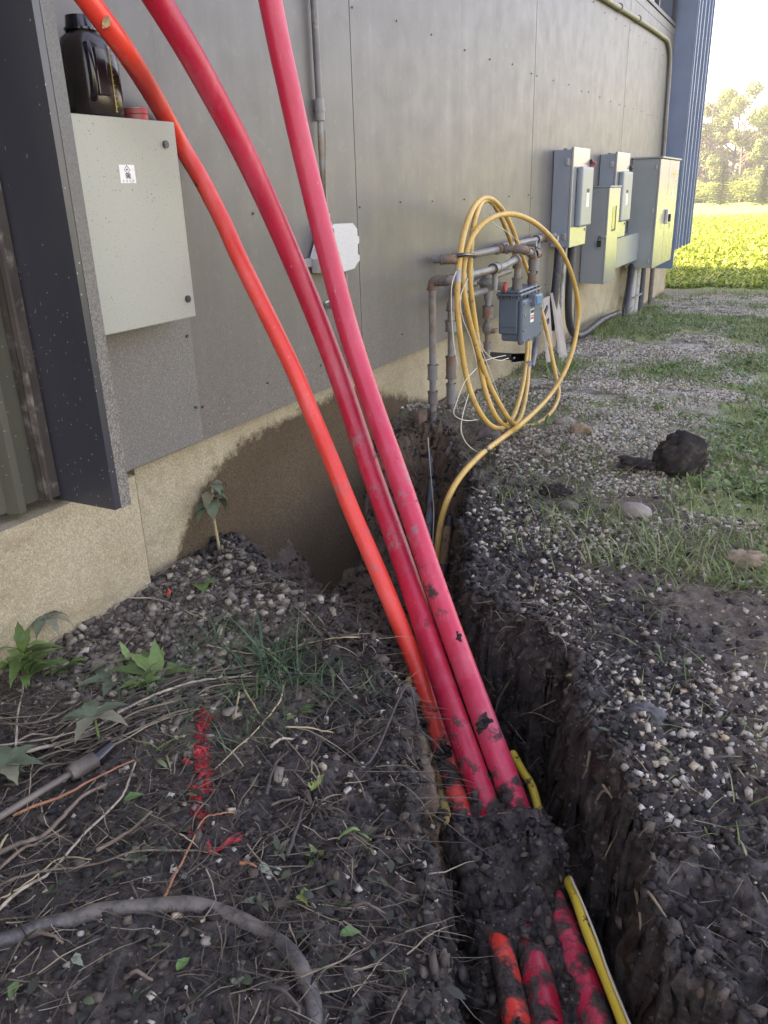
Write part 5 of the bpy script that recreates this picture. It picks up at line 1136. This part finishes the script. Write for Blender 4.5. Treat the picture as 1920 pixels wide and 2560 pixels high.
for nm, m_, f_, pts, lab in [('fallen_leaf', YG, z7, [(1345, 190), (1370, 150), (1400, 140), (1408, 190), (1390, 212)], 'yellow green leaf near the trench edge'),
    ('fallen_leaf', GRN, z7, [(540, 272), (580, 250), (625, 238), (620, 262), (570, 285)], 'fresh green serrated leaf left of the paint line'),
    ('fallen_leaf', PALE, z7, [(1118, 548), (1140, 545), (1180, 568), (1160, 578), (1125, 572)], 'pale grey leaf right of the hose top'), ('fallen_leaf', PALE, z7, [(785, 570), (815, 560), (835, 575), (810, 605), (790, 600)], 'pale crumpled leaf above the hose'),
    ('fallen_leaf', YG, z7, [(1290, 655), (1320, 652), (1345, 705), (1330, 718), (1300, 690)], 'curled yellow green leaf above the hose bend'), ('fallen_leaf', GRN, z7, [(768, 1000), (775, 950), (800, 925), (822, 930), (800, 970)], 'green leaf inside the hose curve'),
    ('fallen_leaf', PALE, z7, [(1005, 1060), (1030, 1020), (1070, 1020), (1060, 1070), (1025, 1085)], 'greyish leaf inside the hose curve'), ('fallen_leaf', GRN, z7, [(50, 1120), (60, 1065), (90, 1045), (105, 1060), (80, 1095)], 'green leaf at the lower left corner'),
    ('fallen_leaf', PALE, z7, [(315, 950), (345, 925), (370, 925), (365, 975), (335, 985)], 'pale brownish chip of leaf under the hose'), ('fallen_leaf', GRN, z7, [(1470, 830), (1520, 808), (1560, 800), (1530, 850), (1490, 845)], 'green leaf on the slope to the trench'),
    ('fallen_leaf', GRN, z5, [(868, 290), (880, 270), (905, 278), (915, 310), (885, 330), (868, 312)], 'single rounded green leaf on the heap')]:
    FALLEN.append((nm, m_, [f_(*p) for p in pts], lab))

# ------------------------------------------------------------------ plants
def leafmb(mb, base, head, elev, L_, W_, droop, m=0, seg=7, fold=.25):
    prof = [.12, .62, .95, 1.0, .85, .55, .25, .02]; p = np.array(base, float); e = elev; left = []; mid = []; right = []
    sd_ = np.array([-math.sin(head), math.cos(head), 0])
    for i in range(seg + 1):
        d = np.array([math.cos(e) * math.cos(head), math.cos(e) * math.sin(head), math.sin(e)]); nrm = np.cross(sd_, d) * -1
        w_ = W_ * .5 * prof[i] * (1 + .12 * ((i % 2) * 2 - 1)); mid.append(p.copy()); left.append(p - sd_ * w_ + np.array([0, 0, 1]) * w_ * fold); right.append(p + sd_ * w_ + np.array([0, 0, 1]) * w_ * fold)
        p = p + d * L_ / seg; e -= droop / seg
    vs = left + mid + right; n = seg + 1; fs = []
    for i in range(seg): fs += [(i, i + 1, n + i + 1, n + i), (n + i, n + i + 1, 2 * n + i + 1, 2 * n + i)]
    mb.add(vs, fs, m, True)
for i_, (nm, m_, pts, lab) in enumerate(FALLEN):
    P = [T(p, .006) for p in pts]; a = P[0]; far_ = max(P, key=lambda p: np.linalg.norm(p - a)); L_ = float(np.linalg.norm(far_ - a)); hd = math.atan2(far_[1] - a[1], far_[0] - a[0]); mb = MB()
    el = math.asin(max(-.5, min(.5, (far_[2] - a[2]) / L_))) + .35
    leafmb(mb, a, hd, el, L_ * 1.05, L_ * .55, .75, 0, 7, .35)
    if i_ % 2 == 0: leafmb(mb, a + np.array([.002, .001, .001]), hd + 1.0, el, L_ * .6, L_ * .34, .9, 0, 7, .5)
    MB.build(mb, nm, m_, None, lab, 'leaf', 'loose leaves on the left bank')
def plant(name, base, leaves, stem, mat_, label, stem_r=.003, smat='green', cat='plant', group=None):
    t = thing(name, base, label, cat, group); mb = MB()
    for (dz, head, elev, L_, W_, dr_) in leaves: 
        o_ = np.array(stem[min(len(stem) - 1, int(dz * (len(stem) - 1) + .5))]) if stem else np.array(base)
        leafmb(mb, o_, head, elev, L_, W_, dr_)
    mb.build('leaves', mat_, t)
    if stem: MB().tube(stem, [stem_r * (1.2 - .6 * i / len(stem)) for i in range(len(stem))], 8).build('stem', STEMC[smat], t)
    return t
rs = np.random.RandomState(41)
b0 = T(z5(125, 720)); plant('leafy_weed', b0, [(rs.uniform(.2, 1), rs.uniform(0, 6.28), rs.uniform(.3, 1.2), rs.uniform(.07, .125), rs.uniform(.022, .036), rs.uniform(.5, 1.5)) for _ in range(30)],
      crom([b0, b0 + [0, .003, .03], b0 + [.0, .006, .065], b0 + [-.01, .01, .09]], 4), LEAFM, 'bright green leafy weed standing by the left foundation', .0035)
b0 = T(z5(680, 680)); plant('dandelion', b0, [(0, a, e, l * 1.3, w_ * 1.35, d) for a, e, l, w_, d in [(2.2, 1.3, .075, .026, .5), (1.8, 1.2, .06, .022, .6), (3.0, .6, .09, .026, .7), (3.6, .5, .10, .028, .8), (4.4, .4, .085, .024, .6), (5.2, .4, .07, .02, .6), (.4, .5, .08, .022, .7), (1.0, .5, .07, .022, .9), (2.6, .35, .10, .024, .5)]],
      None, LEAFM, 'green dandelion rosette in the middle of the left bank')
b0 = T(z5(500, 690)); plant('dandelion', b0, [(0, a, .35, .095, .034, .6) for a in (0, 1.1, 2.3, 3.2, 4.1, 5.2)], None, LEAFG, 'dusty flattened rosette left of the dandelion')
b0 = T(z5(200, 470)); b0 = dW(*z5(200, 420), .035); plant('drooping_weed', b0, [(0, a, .1, .075, .028, 1.3) for a in (-1.2, -.3, .6, 1.4, -2.0, 2.1)], None, LEAFG, 'grey green drooping leaves in front of the left foundation')
b0 = T(z5(430, 960)); plant('dusty_weed', b0, [(1, a, .35, .085, .032, 1.1) for a in (-2.5, -1.3, .2, 1.2, 2.6, 3.6)], crom([b0, b0 + [0, 0, .03], b0 + [0, 0, .065]], 3), LEAFG, 'dusty weed with hanging leaves over the stalks')
b0 = T(z7(40, 150)); plant('dusty_weed', b0, [(1, a, .35, .08, .034, .9) for a in (-2.5, -1.5, -.4, .5, 1.5, 2.6)] + [(1, .1, .1, .05, .018, .4)], crom([b0, b0 + [0, 0, .02], b0 + [0, 0, .04]], 3), LEAFG, 'grey leaved weed at the left edge beside the probe rod')
for i_, (d_, n_, L_, m_, lab) in enumerate([(z5(560, 620), 6, .06, LEAFM, 'small green weed between the two rosettes'), (z5(620, 730), 7, .055, LEAFM, 'low green weed under the long pale stalk'), (z5(280, 640), 8, .06, LEAFM, 'pale green weed right of the leafy weed'),
      (z5(380, 680), 6, .065, LEAFG, 'dusty weed between stalks and gravel'), (z5(1280, 820), 6, .05, LEAFM, 'small weed right of the kinked straw'), (z7(600, 490), 6, .035, LEAFG, 'tiny bluish weed above the hose'), (z7(1370, 480), 7, .03, LEAFM, 'tiny green weed near the trench edge'),
      (z5(900, 690), 5, .05, LEAFM, 'little weed beneath the grass tuft'), (z7(1200, 440), 7, .03, LEAFG, 'tiny pale weed right of the red leaf'), (z7(1130, 660), 6, .035, LEAFG, 'crushed weed above the hose bend')]):
    b0 = T(d_); plant('small_weed', b0, [(0, rs.uniform(0, 6.28), rs.uniform(.2, 1.0), L_ * rs.uniform(.7, 1.2), L_ * rs.uniform(.28, .42), rs.uniform(.5, 1.3)) for _ in range(n_)], None, m_, lab)
# weed against the foundation
st = crom([dW(478, 1215, .0), dW(470, 1165, .0), dW(462, 1120, .005), dW(458, 1080, .01), dW(460, 1050, .015)], 4)
lv = [(1.0, -.5, .6, .07, .040, 2.0), (1.0, 1.2, .5, .07, .038, 2.2), (.9, -1.4, .2, .075, .044, 2.4), (.8, .8, .2, .085, .050, 2.3), (.75, -.9, .0, .09, .052, 1.8), (.7, -2.0, .2, .085, .036, 1.2), (.7, -1.7, .1, .10, .036, 1.6), (.85, 1.6, .3, .09, .040, 2.5), (.75, 1.4, .0, .09, .05, 2.0), (.95, .3, .9, .05, .028, 2.4),
      (.15, .9, .4, .075, .016, 2.0), (.15, 1.5, .5, .085, .018, 1.5), (.15, -1.3, .3, .07, .012, 2.2)]
plant('wall_weed', st[0], lv, st, LEAFG, 'weed with drooping mud spattered leaves growing against the stained foundation', .0045, 'straw')
# dark grass tuft on the bank
def tuft(d, n, L, label, mat_, spread=.05, seed=1, head=None):
    rs = np.random.RandomState(seed); b = T(d); base = np.stack([b[0] + rs.normal(0, spread, n), b[1] + rs.normal(0, spread, n), np.zeros(n)], 1); base[:, 2] = terrain(base[:, 0], base[:, 1]) - .003
    V, F = ribbons(base, rs.uniform(0, 6.28, n) if head is None else rs.normal(head, .9, n), rs.uniform(*L, n), rs.uniform(.0025, .0072, n), rs.uniform(.6, 1.8, n), 6, rs, up=rs.uniform(.3, 1.2, n), kink=.08)
    o = npmesh('grass_tuft', V - b, F, mat_, smooth=True, label=label, cat='grass tuft'); o.location = Vector(b); return o
tuft(z5(1190, 640), 95, (.09, .21), 'dark green grass tuft flopping over the left bank', GRASSD, .055, 1)
tuft(z5(960, 520), 26, (.06, .13), 'sparse green grass left of the large dark tuft', GRASSD, .04, 2)
tuft(z5(1400, 530), 80, (.07, .15), 'dry straw coloured tuft overhanging the trench edge', STRAWM, .03, 3)
tuft(z5(700, 1010), 6, (.07, .11), 'few broad grass blades left of the paint line', GRASSM, .012, 4)
tuft(z7(1380, 290), 26, (.03, .06), 'small dry grass tuft near the trench edge', STRAWM, .012, 5)
for i, (a, b, X, lab) in enumerate([(1330, 620, .12, 'tall grass clump under the padlocked cabinet'), (1310, 650, .2, 'grass clump beside the black cable'), (1220, 780, .3, 'grass clump right of the leaning boards')]):
    p = dW(a, b, X); p[2] = gz(p[0], p[1]); rs = np.random.RandomState(60 + i); n = 60
    base = np.stack([p[0] + rs.normal(0, .05, n), p[1] + rs.normal(0, .15, n), np.zeros(n)], 1); base[:, 2] = terrain(base[:, 0], base[:, 1])
    V, F = ribbons(base, rs.uniform(0, 6.28, n), rs.uniform(.10, .30 if i == 0 else .2, n), rs.uniform(.004, .008, n), rs.uniform(.4, 1.5, n), 5, rs, up=rs.uniform(.8, 1.5, n), kink=.05)
    o = npmesh('grass_clump', V - p, F, GRASSM, smooth=True, label=lab, cat='grass clump'); o.location = Vector(p)

# ------------------------------------------------------------------ trees beyond the meadow
def tree_mesh(seed, H=9.5, Rr=3.2):
    rs = np.random.RandomState(seed); tr = MB(); tr.tube([(0, 0, -.2), (.1, 0, H * .3), (.0, .15, H * .6), (.1, 0, H * .9)], [.17, .13, .08, .02], 8)
    blobs = []
    for k in range(22):
        a = rs.uniform(0, 6.28); hh = rs.uniform(.08, .93) * H; rr = Rr * rs.uniform(.3, 1) * math.sqrt(max(.05, 1 - ((hh / H - .42) / .6) ** 2)); p = np.array([rr * math.cos(a), rr * math.sin(a), hh])
        tr.tube([(.05, .05, max(.3, hh - rr * .5)), p * [.5, .5, 1] + [0, 0, -.3], p], [.06, .035, .012], 5); blobs.append((p, rs.uniform(.55, 1.15)))
    n_each = 420; N = len(blobs) * n_each; idx = np.repeat(np.arange(len(blobs)), n_each); C = np.array([b[0] for b in blobs])[idx]; R = np.array([b[1] for b in blobs])[idx]
    v = rs.normal(size=(N, 3)); v /= np.linalg.norm(v, axis=1)[:, None]; P = C + v * (R * rs.uniform(.35, 1.05, N) ** .7)[:, None] * [1, 1, .85]
    a = rs.normal(size=(N, 3)); a /= np.linalg.norm(a, axis=1)[:, None]; b = np.cross(a, v); b /= np.linalg.norm(b, axis=1)[:, None] + 1e-6; s = rs.uniform(.08, .17, N)[:, None]
    V = np.stack([P - a * s, P - b * s * .6, P + a * s, P + b * s * .6], 1).reshape(-1, 3); F = np.arange(4 * N).reshape(-1, 4)
    return tr, V, F
def copy_thing(root, loc, rz, sc, label):
    r = root.copy(); COL.objects.link(r); r.location = loc; r.rotation_euler = (0, 0, rz); r.scale = (sc, sc, sc); r['label'] = label
    for ch in list(root.children):
        c = ch.copy(); COL.objects.link(c); c.parent = r
    return r
protos = []
TG = 'trees along the far edge of the meadow'
spots = [(-8.4, 84, 1.0, 'tallest pale tree visible just right of the far building corner'), (-5.2, 80, .86, 'bushy tree in the middle of the visible tree line'), (-2.2, 83, .95, 'tree at the right edge of the picture behind the spruces'),
         (-11.8, 81, .9, 'tree half hidden by the far building corner'), (.8, 84, 1.05, 'first tree past the right edge of the view'), (4.5, 80, .9, 'second tree past the right edge of the view'), (-15.5, 84, 1.0, 'tree hidden behind the building end'), (-6.8, 90, 1.08, 'rear tree showing above the bushy middle tree'),
         (-3.6, 91, .95, 'rear tree above the gap near the right edge'), (8.5, 83, 1.0, 'third tree past the right edge of the view'), (-10.2, 91, .9, 'rear tree beside the tallest pale tree')]
for i, (x, y, s_, lab) in enumerate(spots):
    if i < 3:
        tr, V, F = tree_mesh(100 + i); t = thing('deciduous_tree', (0, 0, 0), lab, 'tree', TG); tr.build('trunk', BARK, t); npmesh('crown', V, F, TREELEAF, t); protos.append(t)
        t.location = (x, y, 0); t.scale = (s_,) * 3; t.rotation_euler.z = i * 1.3
    else: copy_thing(protos[i % 3], (x, y, 0), i * 1.7, s_, lab)
def spruce(loc, H, label, seed):
    t = thing('spruce', (0, 0, 0), label, 'tree', 'young spruces in front of the tree line'); rs = np.random.RandomState(seed); MB().cyl((0, 0, -.1), (0, 0, H), .05, 8, r2=.01).build('trunk', BARK, t)
    Vs = []
    for k in range(26):
        z = H * (.06 + .92 * k / 26); L_ = (H - z) * .42 + .05
        for j in range(9):
            a = j * .698 + k * .4 + rs.uniform(-.15, .15); d = np.array([math.cos(a), math.sin(a), 0]); sd_ = np.array([-d[1], d[0], 0])
            for u in np.linspace(.1, 1, 9):
                p = np.array([0, 0, z]) + d * L_ * u + [0, 0, -.18 * L_ * u + .12 * L_ * u * u]; w_ = .10 * (1.15 - u) + .03
                Vs += [p - sd_ * w_ - d * .02, p + [0, 0, .03] + d * .05, p + sd_ * w_ - d * .02, p - d * .06 - [0, 0, .04]]
    npmesh('crown', np.array(Vs), np.arange(len(Vs)).reshape(-1, 4), SPRUCEM, t); t.location = loc
spruce((-4.55, 61, 0), 2.9, 'small pointed spruce standing alone on the lawn', 1); spruce((-1.95, 60, 0), 2.4, 'smaller spruce cut by the right edge of the picture', 2)
rs = np.random.RandomState(77); n = 900; x = rs.uniform(-14, 4, n); y = rs.uniform(70, 74, n)
leafcloud('undergrowth', x, y, np.full(n, .1) + rs.uniform(0, 1.6, n) * rs.uniform(0, 1, n), 30, .6, (.12, .28), (.08, .16), MEADOW, rs, upr=(-.4, 1.2), kind='stuff', label='low bright undergrowth along the foot of the trees')

# ------------------------------------------------------------------ added air volume, pales the far trees like lens glare
hz = MB().box((-60, -8, -1.2), (60, 130, 16)).build('veil_haze', plain('veil_air', (1, 1, 1), bump=0), None, kind='stuff', label='thin air volume added to pale the far trees like lens glare')
hm = hz.data.materials[0]; hnt = hm.node_tree; ho = hnt.nodes['Material Output']
for l_ in list(hnt.links):
    if l_.to_node == ho: hnt.links.remove(l_)
pv = hnt.nodes.new('ShaderNodeVolumePrincipled'); pv.inputs['Color'].default_value = (.93, .96, 1, 1); pv.inputs['Density'].default_value = .0020; pv.inputs['Anisotropy'].default_value = .3
hnt.links.new(pv.outputs[0], ho.inputs['Volume'])
